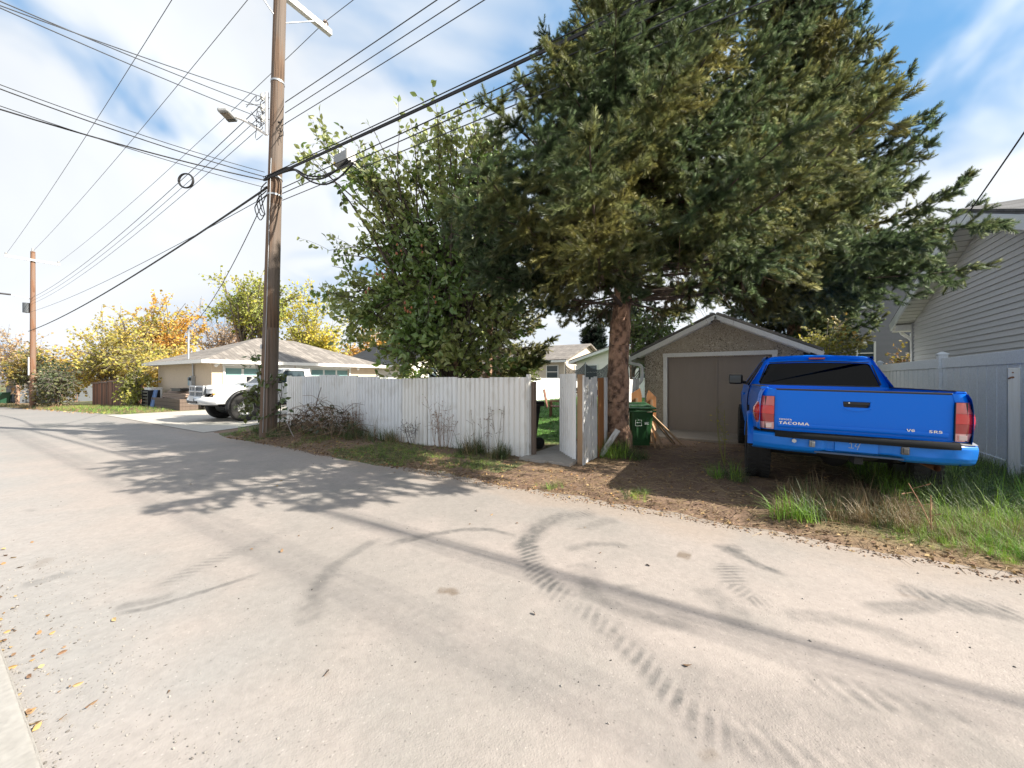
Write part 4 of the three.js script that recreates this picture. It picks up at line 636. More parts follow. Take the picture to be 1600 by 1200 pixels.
function spruce(o) {
  R = mulberry(o.seed);
  const g = thing('spruce_tree', o.label, 'tree', [o.x, o.y ?? 0, -o.p]); g.userData.group = undefined; delete g.userData.group;
  const axis = (y) => V((o.lean ?? 0) * y, y, 0), H = o.H;
  const pts = []; for (let i = 0; i <= 10; i++) { const y = -.15 + (H + .15) * i / 10; pts.push(axis(y).add(V(rr(-.03, .03), 0, rr(-.03, .03)))); }
  const tr = o.r; part('trunk', tube(pts, pts.map((q, i) => Math.max(.02, tr * (1 - i / 10.4)) * (i === 0 ? 1.2 : 1)), .02, 18, 50), M.bark, g);
  const limbs = [], shoots = [new Copies(), new Copies()], dead = new Copies(), cones = new Copies();
  const addShoot = (pos, dir, l, inner) => {
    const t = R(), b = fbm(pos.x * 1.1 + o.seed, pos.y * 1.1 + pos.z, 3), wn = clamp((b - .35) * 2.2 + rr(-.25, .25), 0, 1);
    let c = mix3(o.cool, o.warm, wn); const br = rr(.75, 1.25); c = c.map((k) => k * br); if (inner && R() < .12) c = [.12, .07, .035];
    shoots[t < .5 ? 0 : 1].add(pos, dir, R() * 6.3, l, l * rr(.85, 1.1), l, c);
  };
  const S = o.shoot;
  const boughs = (o.extra ?? []).slice();
  for (let h = o.base; h < H - .2; h += lerp(o.step, o.step * .6, h / H)) { const n = Math.round(o.per + rr(-.5, 1)), a0 = R() * 6.28; for (let k = 0; k < n; k++) { const az = a0 + (k + rr(-.3, .3)) / n * 6.283; boughs.push([h, az, o.rad(h, az) * rr(.72, 1.05)]); } }
  {
    for (const [h, az, L, flat] of boughs) { if (L < .25) continue;
      const dir = V(Math.cos(az), 0, -Math.sin(az)), hh = h + rr(-.15, .15), c0 = axis(hh), low = 1 - h / H;
      const droop = o.droop * low * L * (flat ? .5 : 1), lift = flat ? 0 : o.lift * L, tilt = flat ? flat : (1 - low) * .22, N = 9, P0 = [];
      const side0 = V(-dir.z, 0, dir.x), curl = rr(-.14, .14) * L, wav = rr(0, 6.3), wamp = rr(.01, .03) * L;
      for (let i = 0; i <= N; i++) { const t = i / N; P0.push(c0.clone().addScaledVector(dir, L * t).addScaledVector(side0, curl * t * t).add(V(0, -droop * Math.sin(t * Math.PI * .55) + lift * t * t * t + tilt * L * t + wamp * Math.sin(wav + t * 7) * t, 0))); }
      limbs.push(tube(P0, Math.max(.012, (flat ? .0055 : .009) * L + .006), .006, 5, 9));
      const curve = (t) => { const f = t * N, i = Math.min(N - 1, Math.floor(f)); return P0[i].clone().lerp(P0[i + 1], f - i); };
      const bare = h < o.bareH ? lerp(.42, .22, clamp((h - o.base) / (o.bareH - o.base), 0, 1)) : .12;
      // shoots along the leader, then side branchlets
      const dl = o.gap / L;
      for (let t = bare; t < 1; t += dl * rr(.7, 1.3)) {
        const q = curve(t), fw = curve(Math.min(1, t + .05)).sub(curve(t - .05)).normalize();
        for (const sd of [-1, 1, 0]) {
          if (R() < .1) continue;
          const bl = Math.min(.9, (L * .24 * Math.pow(1 - t, .6) + .15) * rr(.55, 1.2)) * (sd ? 1 : .7), d = fw.clone().multiplyScalar(rr(.35, .85)).addScaledVector(side0, sd ? sd * rr(.45, 1) : rr(-.4, .4)).add(V(0, (sd ? rr(-.5, .35) : rr(-.9, .7)) - o.hang * low, 0)).normalize();
          const steps = Math.max(1, Math.round(bl / (S * .8))); let w = q.clone();
          for (let j = 0; j < steps; j++) {
            const dd = d.clone().add(V(0, -.16 * j * (low + .25), 0)).normalize(), nx = w.clone().addScaledVector(dd, bl / steps);
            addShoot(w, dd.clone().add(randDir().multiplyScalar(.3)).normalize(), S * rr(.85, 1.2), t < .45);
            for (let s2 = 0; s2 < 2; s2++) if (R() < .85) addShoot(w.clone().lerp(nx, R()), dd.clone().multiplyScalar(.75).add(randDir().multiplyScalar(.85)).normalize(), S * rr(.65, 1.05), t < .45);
            w = nx;
          }
          for (let s2 = 0; s2 < 3; s2++) addShoot(w, d.clone().add(randDir().multiplyScalar(.7)).add(V(0, .1, 0)).normalize(), S * rr(.7, 1.1));
        }
        addShoot(q, fw.clone().add(V(0, rr(.1, .6), 0)).add(randDir().multiplyScalar(.3)).normalize(), S * rr(.7, 1.05));
      }
      for (let j = 0; j < 3; j++) addShoot(P0[N], curve(1).sub(curve(.9)).normalize().add(randDir().multiplyScalar(.4)).normalize(), S * rr(.9, 1.2));
      if (h < o.bareH) for (let j = 0; j < 16; j++) { const t = rr(.08, bare + .25), d = randDir().multiplyScalar(.7).addScaledVector(dir, .6).add(V(0, -.5, 0)).normalize(), l = rr(.25, .75); dead.add(curve(t), d, 0, .0055, l, .0055, R() < .3 ? [.16, .10, .065] : [.07, .048, .036]); if (R() < .5) dead.add(curve(t).addScaledVector(d, l * .5), d.clone().add(randDir().multiplyScalar(.8)).normalize(), 0, .004, l * .5, .004, [.08, .055, .04]); }
    }
  }
  part('limbs', merge(limbs), M.twig, g, 'stuff');
  if (dead.m.length) dead.build('dead_twigs', stickGeo, std([1, 1, 1], .9), g);
  shoots.forEach((s, i) => s.build('crown', SHOOTS[i], needleMat, g));
  console.log('spruce', limbs.length, 'limbs', shoots[0].m.length + shoots[1].m.length, 'shoots', dead.m.length);
  return g;
}
spruce({ label: 'big blue-green spruce with bare reddish trunk standing between gateway and garage', seed: 5, x: -2.33, p: 7.6, y: .04, H: 10.8, r: .245, base: 2.95, step: .31, per: 6.6, lean: .035, droop: .07, lift: .07, hang: .1, gap: .15, shoot: .15, bareH: 5.6, extra: [[3.1, .02, 4.85, .01], [3.3, -.08, 4.7, .0001], [3.2, .14, 4.5, .02], [3.6, -.12, 4.2, .01], [3.5, .05, 4.3, .02], [3.5, -1.1, 4.4, .02], [3.9, -1.5, 4.3, .02], [4.4, -1.25, 4.1, .04], [3.7, -1.85, 4.2, .02], [4.7, -1.7, 3.9, .05], [5.2, -1.4, 3.7, .05]],
  cool: [.145, .215, .095], warm: [.33, .31, .095],
  rad: (h, az) => { const t = Math.max(0, (h - 2.95) / 7.85), a = Math.cos(az + .75), big = 4.5 * Math.pow(1 - t, 1.0); return big * (.83 + .23 * a); } });
spruce({ label: 'tall dark spruce behind the right side of the stucco garage', seed: 9, x: 1.35, p: 19.2, H: 22.6, r: .3, base: 2.8, step: .5, per: 6, droop: .14, lift: .2, hang: .12, gap: .26, shoot: .26, bareH: 0,
  cool: [.13, .195, .09], warm: [.30, .28, .09], rad: (h) => Math.min((22.8 - h) * .275, 4.6) * (h < 6 ? .6 : 1) });
spruce({ label: 'slender spruce tucked behind the leafy tree, left of the big spruce', seed: 14, x: -6.9, p: 9.6, H: 9.2, r: .13, base: 1.8, step: .4, per: 5, droop: .18, lift: .2, hang: .15, gap: .19, shoot: .17, bareH: 3.2,
  cool: [.13, .195, .09], warm: [.30, .28, .09], rad: (h) => { const t = (h - 1.8) / 7.4; return 2.1 * Math.pow(1 - t, .62); } });
spruce({ label: 'dark distant spruce between the tan bungalow and the white house', seed: 21, x: -16.6, p: 45, H: 8.2, r: .2, base: .8, step: .9, per: 6, droop: .1, lift: .15, hang: .05, gap: .6, shoot: .75, bareH: 0,
  cool: [.018, .04, .028], warm: [.04, .055, .025], rad: (h) => 3.4 * Math.pow(1 - (h - .8) / 7.4, .8) });

// broadleaf trees: limbs reach for places inside the crown, twigs leave the limbs, leaves sit on the twigs
function leafGeo(w, fold, pointed) {
  const pts = pointed ? [[0, 0], [.32 * w, .22], [.5 * w, .48], [.3 * w, .8], [0, 1.05]] : [[0, 0], [.42 * w, .25], [.5 * w, .55], [.26 * w, .86], [0, 1]], pos = [], nor = [];
  const at = ([x, y], s) => [s * x, y, fold * Math.abs(x) - .12 * y * y];
  for (const s of [-1, 1]) for (let i = 0; i < pts.length - 1; i++) { const a = at([0, pts[i][1]], 1), b = at(pts[i], s), c = at(pts[i + 1], s), d = at([0, pts[i + 1][1]], 1); if (i) pos.push(...(s > 0 ? [...a, ...b, ...c] : [...a, ...c, ...b])); pos.push(...(s > 0 ? [...a, ...c, ...d] : [...a, ...d, ...c])); }
  const g = new THREE.BufferGeometry(); g.setAttribute('position', new THREE.Float32BufferAttribute(pos, 3)); g.computeVertexNormals(); g.setAttribute('uv', new THREE.Float32BufferAttribute(new Float32Array(pos.length / 3 * 2), 2)); return g;
}
const LEAF = leafGeo(.62, .35, true), LEAFROUND = leafGeo(.95, .25, false);
const SMALL = (() => { const g = new THREE.BufferGeometry(); g.setAttribute('position', new THREE.Float32BufferAttribute([0, 0, 0, .4, .5, .12, 0, 1, -.05, 0, 0, 0, 0, 1, -.05, -.4, .5, .12], 3)); g.computeVertexNormals(); g.setAttribute('uv', new THREE.Float32BufferAttribute(new Float32Array(12), 2)); return g; })();
const leafMat = phy([1, 1, 1], .45, { transmission: .45, thickness: 0 }), farLeafMat = phy([1, 1, 1], .8, { transmission: .5, thickness: 0 });
function leafTree(o) {
  R = mulberry(o.seed);
  const g = thing(o.name ?? 'leafy_tree', o.label, o.category ?? 'tree', [o.x, o.y ?? base(o.x), -o.p], 0, o.group);
  const wood = [], leaves = new Copies(), big = o.parts ?? 0; let bigN = 0;
  const stems = o.stems ?? 1, forks = [];
  for (let s = 0; s < stems; s++) {
    const a = s / stems * 6.28 + R(), sp = stems > 1 ? o.spread ?? .12 : 0, top = V(Math.cos(a) * sp * o.H * .55, o.H * (o.trunkTop ?? .55), Math.sin(a) * sp * o.H * .55), b = V(Math.cos(a) * sp * .6, -.15, Math.sin(a) * sp * .6);
    const pts = [b, b.clone().lerp(top, .35).add(V(rr(-.06, .06), 0, rr(-.06, .06)).multiplyScalar(o.H * .12)), b.clone().lerp(top, .7).add(V(rr(-.06, .06), 0, rr(-.06, .06)).multiplyScalar(o.H * .12)), top];
    part('trunk', tube(pts, o.r / Math.sqrt(stems), o.r * .4 / Math.sqrt(stems), 9, 16), o.barkMat ?? M.bark, g);
    forks.push((t) => { const c = new THREE.CatmullRomCurve3(pts); return c.getPoint(t); });
  }
  const inside = () => { const e = o.crown[Math.floor(R() * o.crown.length)]; const d = randDir(), q = Math.pow(R(), .42); return [V(e[0] + d.x * q * e[3], e[1] + d.y * q * e[4], e[2] + d.z * q * e[5]), V(e[0], e[1], e[2])]; };
  const putLeaf = (pos, d, size) => {
    if (o.leafless && R() < o.leafless) return; const nz = fbm(pos.x * o.cf + o.seed * 3, pos.y * o.cf + pos.z * o.cf, 3), t = clamp((nz - .3) * 2.4 + rr(-.22, .22), 0, 1) * (o.colors.length - 1), i = Math.min(o.colors.length - 2, Math.floor(t));
    const br = rr(.75, 1.25), c = mix3(o.colors[i], o.colors[i + 1], t - i).map((k) => k * br), l = size * rr(.7, 1.25);
    if (bigN < big && pos.dot(o.toward ?? V(0, 0, 1)) > (o.near ?? 0) && R() < .5) { bigN++; const m = part('leaf', o.leaf ?? LEAF, o.partMats[bigN % o.partMats.length], g); m.position.copy(pos); _q.setFromUnitVectors(UP, d); _q2.setFromAxisAngle(UP, R() * 6.3); m.quaternion.copy(_q).multiply(_q2); m.scale.setScalar(l); return; }
    leaves.add(pos, d, R() * 6.3, l, l, l, c);
  };
  for (let k = 0; k < o.limbs; k++) {
    const [tgt, mid] = inside(), f = forks[k % stems], t0 = rr(o.low ?? .35, 1), s = f(t0), L = s.distanceTo(tgt); if (L < .3) continue;
    const c = s.clone().lerp(tgt, .5).add(V(rr(-.15, .15) * L, (o.arch ?? .12) * L, rr(-.15, .15) * L)), cv = new THREE.QuadraticBezierCurve3(s, c, tgt), r0 = Math.max(o.twigR * 1.5, o.r * .11 * Math.sqrt(L) * (1.2 - t0 * .5));
    wood.push(tube(cv.getPoints(6), r0, o.twigR, 5, 7));
    for (let j = 0; j < o.twigs; j++) {
      const t = rr(.3, 1), b = cv.getPoint(t), fw = cv.getTangent(t), d = fw.clone().multiplyScalar(.7).add(randDir()).add(b.clone().sub(mid).normalize().multiplyScalar(.45)).add(V(0, o.up ?? .25, 0)).normalize(), l = o.twigL * rr(.5, 1.2), e = b.clone().addScaledVector(d, l).add(V(0, -(o.sagT ?? 0) * l, 0));
      wood.push(tube([b, b.clone().lerp(e, .5).add(V(0, .06 * l, 0)), e], o.twigR, o.twigR * .4, 3, 3));
      const n = Math.max(2, Math.round(l / o.leafGap)); for (let q = 0; q < n; q++) { const w = (q + .6) / n, pos = b.clone().lerp(e, w).add(V(rr(-1, 1), rr(-1, 1), rr(-1, 1)).multiplyScalar(o.jit ?? .03)), ld = d.clone().multiplyScalar(.55).add(randDir().multiplyScalar(.9)).add(V(0, -(o.hang ?? .2), 0)).normalize(); putLeaf(pos, ld, o.leafSize); }
    }
  }
  if (wood.length) part('limbs', merge(wood), o.twigMat ?? M.twig, g, 'stuff');
  if (leaves.m.length) leaves.build('crown', o.geo ?? SMALL, o.mat ?? farLeafMat, g);
  for (const [x, y, z, n] of o.fruit ?? []) for (let k = 0; k < n; k++) part('fruit_cluster', new THREE.IcosahedronGeometry(rr(.014, .026), 1).scale(1, 1.6, 1).translate(x + rr(-.12, .12), y + rr(-.12, .1), z + rr(-.1, .1)), o.fruitMat[k % 2], g);
  console.log(o.label.slice(0, 30), leaves.m.length);
  return g;
}
const greens = [[.14, .23, .045], [.21, .30, .07], [.36, .38, .13], [.25, .31, .08]];
const lm = [[.06, .11, .025], [.10, .14, .035], [.16, .17, .06], [.045, .085, .02]].map((c) => phy(c, .4, { transmission: .3, thickness: 0 }));
leafTree({ seed: 41, label: 'leafy green fruit tree with reddish clusters rising behind the corrugated fence', x: -6.3, p: 7.25, H: 7.2, r: .17, trunkTop: .62, low: .22, y: .03, limbs: 155, twigs: 14, twigL: .62, twigR: .0055, leafGap: .09, leafSize: .148, cf: .9, colors: greens, geo: LEAF, leaf: LEAF, mat: leafMat, hang: .25, arch: .16, parts: 260, partMats: lm, toward: V(-.3, 1, .55), near: 5.6, jit: .02,
  crown: [[-.1, 4.4, 0, 2.1, 2.1, 1.9], [.6, 3.2, .1, 2.2, 1.4, 1.8], [-.2, 6.5, .3, 1.4, 1.2, 1.1], [-1.6, 3.9, .9, 1.6, 1.5, 1.2], [1.0, 5.7, 0, 1.2, 1.4, 1.1], [-2.1, 6.9, 1.2, .6, .45, .5], [-.6, 2.1, 1.0, 1.2, .7, .6], [.5, 2.2, .2, 1.9, .6, 1.2], [-1.3, 5.6, .8, 1.2, 1.1, .9], [-2.6, 4.2, 1.2, 1.1, 1.5, .9], [-2.3, 2.9, 1.2, .9, .8, .7], [-1.1, 7.2, .8, 1.1, .5, .7], [.1, 7.5, .3, .8, .4, .5], [.3, 1.85, 1.35, 1.0, .35, .35], [-2.9, 7.1, 1.7, .4, .35, .35]],
  fruit: [[-.05, 4.15, 1.7, 6], [-.55, 3.75, 1.7, 7], [.6, 4.1, 1.6, 2], [.2, 2.9, 1.7, 7], [.9, 3.0, 1.5, 3], [-1.0, 3.4, 1.7, 2]], fruitMat: [std([.34, .12, .05], .7), std([.22, .08, .04], .7)] });
const Y = { yellow: [[.74, .55, .04], [.66, .55, .05], [.46, .46, .05]], mixed: [[.34, .32, .05], [.62, .49, .08], [.68, .53, .13], [.72, .46, .06]], orange: [[.72, .46, .04], [.74, .40, .05], [.58, .46, .06]], elm: [[.26, .31, .04], [.42, .43, .05], [.62, .53, .05]], peach: [[.58, .42, .22], [.52, .36, .2], [.6, .34, .16]], green: [[.05, .10, .025], [.09, .14, .03]], olive: [[.36, .30, .12], [.46, .36, .16], [.54, .38, .18]] };
const far = (seed, label, x, p, H, r, crown, colors, o = {}) => leafTree({ seed, label, x, p, H, r, crown, colors, limbs: 60, twigs: 14, twigL: 1.1, twigR: .014, leafGap: .16, leafSize: .2, cf: .35, jit: .12, arch: .15, low: .3, up: .2, twigMat: M.greyTwig, ...o });
far(51, 'sprawling yellow-green autumn shrub tree overhanging the alley on the left', -44.5, 9.2, 6.2, .16, [[0, 5.0, 0, 5.0, 2.7, 3], [3, 3.6, 1, 3.4, 2.2, 2.4], [-3, 3.2, 1.6, 3.4, 2.2, 2], [6, 5.4, 0, 3.2, 2.0, 2]], Y.mixed, { stems: 4, spread: .2, limbs: 95, sagT: .25 });
far(52, 'orange-yellow tree crown rising behind the sprawling shrub on the left', -51, 14, 10, .25, [[0, 7.4, 0, 4.2, 2.4, 3.5], [2.4, 8.8, 0, 2.6, 1.7, 2.4], [-2.6, 6.2, 0, 2.6, 1.8, 2.4]], Y.orange, { limbs: 75, leafSize: .26 });
far(53, 'nearly bare grey tree with a few peach leaves behind the tan garage', -52, 19.5, 12, .22, [[0, 8, 0, 4.6, 4, 4], [3, 6, 0, 3.4, 3, 3]], Y.peach, { leafless: .72, limbs: 70, twigL: 1.5, twigR: .018 });
far(54, 'green-yellow elm with several dark trunks behind the tan garage roof', -39.5, 17.6, 11.4, .5, [[0, 9.6, 0, 4.8, 2.0, 4], [-3.8, 8.8, 0, 2.6, 1.9, 2.4], [3.6, 8.8, 0, 2.8, 1.9, 2.6], [1, 8.2, 0, 4.2, 1.3, 3]], Y.elm, { stems: 5, spread: .28, limbs: 105, trunkTop: .66, low: .5, leafSize: .24, arch: .2 });
far(55, 'bright yellow tree beside the utility pole beyond the garage', -37.0, 21.5, 11.4, .2, [[0, 7.4, 0, 3.2, 4.2, 2.8], [1.4, 4.6, 0, 3.2, 2.6, 2.4]], Y.yellow, { limbs: 85, leafSize: .24 });
far(56, 'low orange autumn tree behind the white house, left of the leafy tree', -38, 30, 8.3, .2, [[0, 5.6, 0, 4.2, 2.6, 3.5], [4, 4.8, 0, 3.5, 2.2, 3], [-3, 4.6, 0, 3, 2, 2.4]], [[.66, .38, .08], [.7, .46, .07], [.56, .36, .12]], { limbs: 80, leafSize: .28 });
far(57, 'sparse orange branches hanging in at the left edge of the alley', -56, 5.4, 6.2, .15, [[0, 5, 0, 2.6, 2.3, 1.8], [-3, 3.5, 0, 3, 2.5, 2]], Y.peach, { limbs: 40, leafless: .4, leafSize: .22 });
far(58, 'yellow climbing bush at the corner of the tan garage', -29.3, 7.0, 2.7, .05, [[0, 1.5, 0, .9, 1.3, .6], [-.7, 1.0, .2, .7, .9, .4], [.2, .6, .3, .8, .6, .4]], [[.42, .33, .03], [.30, .30, .035], [.20, .22, .03]], { name: 'bush', category: 'bush', stems: 4, limbs: 40, twigs: 9, twigL: .5, twigR: .007, leafSize: .15, leafGap: .1, jit: .04, cf: 1 });
far(59, 'row of olive and orange bushes far behind the tan garage', -55, 21, 6.2, .15, [[0, 3.4, 0, 5, 2.2, 3], [6, 3.6, 0, 5, 2.4, 3], [11, 3.4, 0, 4, 2, 3], [15, 3.8, 1, 4, 2, 3]], [...Y.olive, [.42, .24, .1]], { stems: 4, spread: .5, limbs: 90, leafSize: .3 });
far(60, 'small dark green and yellow tree next to the distant pole', -49.5, 5.6, 4.6, .1, [[0, 3.6, 0, 2.0, 1.2, 1.2], [-2.2, 3.2, 0, 1.8, 1.2, 1.0]], [[.05, .09, .03], [.16, .16, .03], [.40, .28, .03]], { limbs: 45 });
far(61, 'olive bush rising over the dark garage at far left', -66, 10.5, 5.2, .1, [[0, 3.6, 0, 2.6, 1.6, 1.6], [-4, 3.6, .6, 3, 1.7, 1.6]], [[.13, .12, .05], [.20, .18, .05]], { name: 'bush', category: 'bush', stems: 3, limbs: 45 });
far(62, 'dense bush with green and whitish leaves under the sprawling shrub, by the brown fence', -42, 5.9, 3.2, .08, [[0, 1.6, 0, 2.2, 1.5, .9], [-2.6, 1.3, .2, 2.0, 1.3, .8], [2.0, 2.3, .3, 1.8, .9, .8]], [[.07, .10, .03], [.15, .15, .04], [.34, .27, .06], [.5, .46, .42]], { name: 'bush', category: 'bush', stems: 4, limbs: 60, twigs: 11, twigL: .8, sagT: .3 });
far(63, 'overhanging yellow branches above the old brown fence', -34, 9.6, 4.9, .12, [[0, 3.3, 0, 3.2, 1.4, 2], [3.5, 2.6, .6, 2.2, 1.3, 1.6], [-3, 3.2, .8, 2.8, 1.3, 1.8]], Y.mixed, { stems: 4, spread: .22, limbs: 75, sagT: .3 });
far(64, 'bright green broadleaf tree between the spruce trunk and the stucco garage', -5.2, 19.5, 6.2, .14, [[0, 4.2, 0, 1.7, 1.6, 1.6], [1.2, 3.4, 0, 1.3, 1.2, 1.3]], [[.045, .10, .02], [.09, .16, .03], [.18, .22, .04]], { limbs: 50, twigL: .7, leafSize: .17, leafGap: .12, jit: .06 });
far(65, 'yellow-green bush between the stucco garage and the white fence', 1.75, 14.6, 3.6, .06, [[0, 2.6, 0, .75, .9, .8], [-.2, 2.0, 0, .8, .9, .7], [.3, 2.0, 0, .5, .6, .5]], [[.62, .52, .05], [.34, .32, .05], [.18, .2, .04], [.44, .28, .06]], { name: 'bush', category: 'bush', stems: 4, limbs: 45, twigs: 10, twigL: .45, twigR: .006, leafSize: .12, leafGap: .08, jit: .04, cf: 1 });
far(66, 'small yellow-green tree with forked reddish trunk beside the gateway lawn', -6.95, 12.0, 2.55, .09, [[0, 2.05, 0, .62, .5, .6], [-.3, 1.75, 0, .5, .4, .5]], [[.17, .24, .03], [.30, .32, .05], [.10, .17, .03]], { stems: 2, spread: .1, limbs: 34, twigs: 9, twigL: .3, twigR: .005, leafSize: .1, leafGap: .06, jit: .03, low: .75 });
far(67, 'yellow bush seen below the leafy tree, in front of the tan bungalow', -12.4, 17, 3.1, .07, [[0, 2.1, 0, 1.3, 1.0, 1], [1.6, 1.9, 0, 1.1, .9, .9]], [[.42, .30, .05], [.36, .30, .08], [.24, .2, .06]], { name: 'bush', category: 'bush', stems: 3, limbs: 40, twigL: .6, leafSize: .15, leafGap: .1, jit: .06 });
far(68, 'reddish-green climbing plant in front of the blue house window', 4.0, 19.6, 3.0, .04, [[0, 2.2, 0, .7, .8, .5], [.9, 2.3, 0, .7, .6, .5], [1.9, 2.1, 0, .8, .6, .5]], [[.30, .16, .05], [.22, .2, .04], [.36, .26, .05], [.12, .15, .04]], { name: 'climbing_plant', category: 'plant', stems: 3, limbs: 16, twigs: 7, twigL: .4, twigR: .006, leafSize: .12, leafGap: .1, jit: .04, cf: 1.2 });
leafTree({ seed: 71, name: 'climbing_plant', category: 'plant', label: 'green vine leaves growing round the foot of the near utility pole', x: -9.75, p: 4.75, y: .1, H: 2.3, r: .025, stems: 4, spread: .12, limbs: 24, twigs: 4, twigL: .26, twigR: .004, leafGap: .06, leafSize: .12, cf: 1.5, colors: [[.05, .09, .02], [.10, .15, .035], [.16, .19, .05]], geo: LEAF, mat: leafMat, twigMat: M.twig, barkMat: M.twig, low: .1, jit: .02, hang: .4, crown: [[-.4, 1.1, .35, .16, .2, .12], [.4, 1.2, .1, .12, .5, .12], [.42, .7, .1, .14, .35, .12], [-.6, .75, .4, .24, .2, .15], [-.42, 1.95, .3, .13, .12, .1], [-.85, .55, .4, .2, .15, .15]] });

// ---------- grass, weeds, litter ----------
function tuft(n, h, spread, seed, w = .012, curl = .5) { // blades of grass from one root
  const q = mulberry(seed), pos = [];
  for (let i = 0; i < n; i++) {
    const a = q() * 6.283, r = q() * spread, l = h * (.5 + .6 * q()), lean = (.15 + curl * q()), bx = Math.cos(a) * r, bz = Math.sin(a) * r, b = q() * 6.283, dx = Math.cos(b), dz = Math.sin(b), W = w * (.7 + .6 * q());
    let p0 = [bx - dz * W / 2, 0, bz + dx * W / 2], p1 = [bx + dz * W / 2, 0, bz - dx * W / 2];
    for (let s = 1; s <= 3; s++) { const t = s / 3, k = W / 2 * (1 - t * .95), cx = bx + dx * l * lean * t * t, cy = l * t * (1 - lean * .35 * t), cz = bz + dz * l * lean * t * t, n0 = [cx - dz * k, cy, cz + dx * k], n1 = [cx + dz * k, cy, cz - dx * k]; pos.push(...p0, ...p1, ...n1, ...p0, ...n1, ...n0); p0 = n0; p1 = n1; }
  }
  const g = new THREE.BufferGeometry(); g.setAttribute('position', new THREE.Float32BufferAttribute(pos, 3)); g.computeVertexNormals(); g.setAttribute('uv', new THREE.Float32BufferAttribute(new Float32Array(pos.length / 3 * 2), 2)); return g;
}
const grassMat = phy([1, 1, 1], .6, { transmission: .4, thickness: 0 });
const TUFT = [tuft(20, 1, .3, 1, .022, .9), tuft(18, 1, .42, 2, .026, 1.3), tuft(16, 1, .22, 3, .018, .7)];
const gcol0 = (kind) => kind === 'dry' ? mix3([.36, .27, .13], [.24, .16, .08], R()) : kind === 'lush' ? mix3([.15, .38, .02], [.42, .58, .07], R()) : kind === 'lawn' ? mix3([.05, .18, .012], [.11, .28, .025], R()) : mix3([.05, .10, .02], [.12, .16, .04], R());
const gcol = gcol0;
function meadow(name, label, n, place, hgt, kinds) {
  const c = [new Copies(), new Copies(), new Copies()]; let k = 0, tries = 0;
  while (k < n && tries++ < n * 12) { const q = place(); if (!q) continue; const [x, p, s = 1, kind] = q, h = hgt * rr(.55, 1.2) * s; c[k % 3].add(P(x, p, groundY(x, p) - .005), V(rr(-.12, .12), 1, rr(-.12, .12)).normalize(), R() * 6.3, h, h, h, gcol(kind ?? pick(kinds))); k++; }
  const all = thing(name, label, 'grass'); all.userData.kind = 'stuff'; c.forEach((q, i) => q.m.length && q.build('blades', TUFT[i], grassMat, all)); return all;
}
R = mulberry(81);
meadow('lawn_grass', 'green lawn of the yard seen through the gateway', 9000, () => { const x = rr(-11.5, -2.6), p = rr(6.6, 26); if (Math.abs(x + p * .42) > 3.2) return null; const d = ss(6.6, 8.4, p); if (R() > .12 + d) return null; return [x, p, p > 20 ? 1.7 : 1]; }, .12, ['lawn', 'lawn', 'grass']);
meadow('verge_grass', 'patchy short grass along the alley verge below the corrugated fence', 4200, () => { const x = rr(-11.6, -3.6), p = rr(4.36, 5.9), f = fbm(x * 1.1 + 70, p * 1.6 + 2, 3); if (f < .5 && R() < .93) return null; if (p > 5.4 && R() < .6) return null; return [x, p, 1]; }, .075, ['grass', 'grass', 'dry', 'lush']);
meadow('dry_grass', 'dry straw and stubble lying across the brown verge', 2600, () => { const x = rr(-11, 3.4), p = rr(4.4, 6.4); return fbm(x * 1.4 + 8, p * 1.4, 3) < .47 ? null : [x, p, rr(.5, 1)]; }, .07, ['dry']);
meadow('roadside_grass', 'lush sunlit grass in front of the pickup and white fence at right', 1500, () => { const x = rr(.55, 3.6), p = rr(4.42, 5.5), e = 4.5 + .1 * fbm(x * 4, p * 4, 2); if (p < e || R() > ss(.4, 1.7, x)) return null; if (x < 1.35 && p > 5.0) return null; return [x, p, lerp(.4, 1, ss(4.4, 5.0, p)) * lerp(.5, 1, ss(.8, 1.8, x))]; }, .2, ['lush', 'lush', 'dry', 'lush', 'dry', 'grass']);
meadow('pickup_grass', 'tall dry and green grass growing up under the pickup bumper', 300, () => { const x = rr(.25, 1.5), p = rr(4.85, 5.6); return [x, p, lerp(.5, 1.05, R()) * lerp(1, .6, ss(.9, 1.5, x))]; }, .36, ['dry', 'dry', 'dry', 'dry', 'grass']);
meadow('fence_grass', 'shaded dark grass along the foot of the white vinyl fence', 900, () => [rr(1.25, 3.0), rr(5.5, 9), 1.15], .3, ['grass', 'grass', 'lush']);
meadow('driveway_grass', 'green strip of grass in front of the timber planter and brown fence', 2200, () => [rr(-38, -22.6), rr(4.5, 6.6), 1.4], .12, ['grass', 'lush', 'dry']);
meadow('far_verge_grass', 'dry grass edge of the alley at far left', 500, () => [rr(-70, -39), rr(4.4, 5.6), 2], .14, ['dry', 'grass']);
function clump(name, label, cat, x, p, n, h, sp, kinds, group) { const g = thing(name, label, cat, [x, groundY(x, p), -p], 0, group), c = [new Copies(), new Copies(), new Copies()]; for (let i = 0; i < n; i++) { const a = R() * 6.28, r = Math.sqrt(R()) * sp, s = h * rr(.5, 1.15); c[i % 3].add(V(Math.cos(a) * r, 0, Math.sin(a) * r), V(rr(-.25, .25), 1, rr(-.25, .25)).normalize(), R() * 6.3, s, s, s, gcol(pick(kinds))); } c.forEach((q, i) => q.build('blades', TUFT[i], grassMat, g)); return g; }
R = mulberry(82);
clump('grass_clump', 'bright green grass clump at the foot of the spruce trunk', 'grass', -2.2, 7.0, 34, .42, .34, ['lush', 'lush', 'lush', 'grass']);
clump('grass_clump', 'darker grass clump right of the bright one below the green bin', 'grass', -1.85, 6.95, 18, .3, .22, ['grass']);
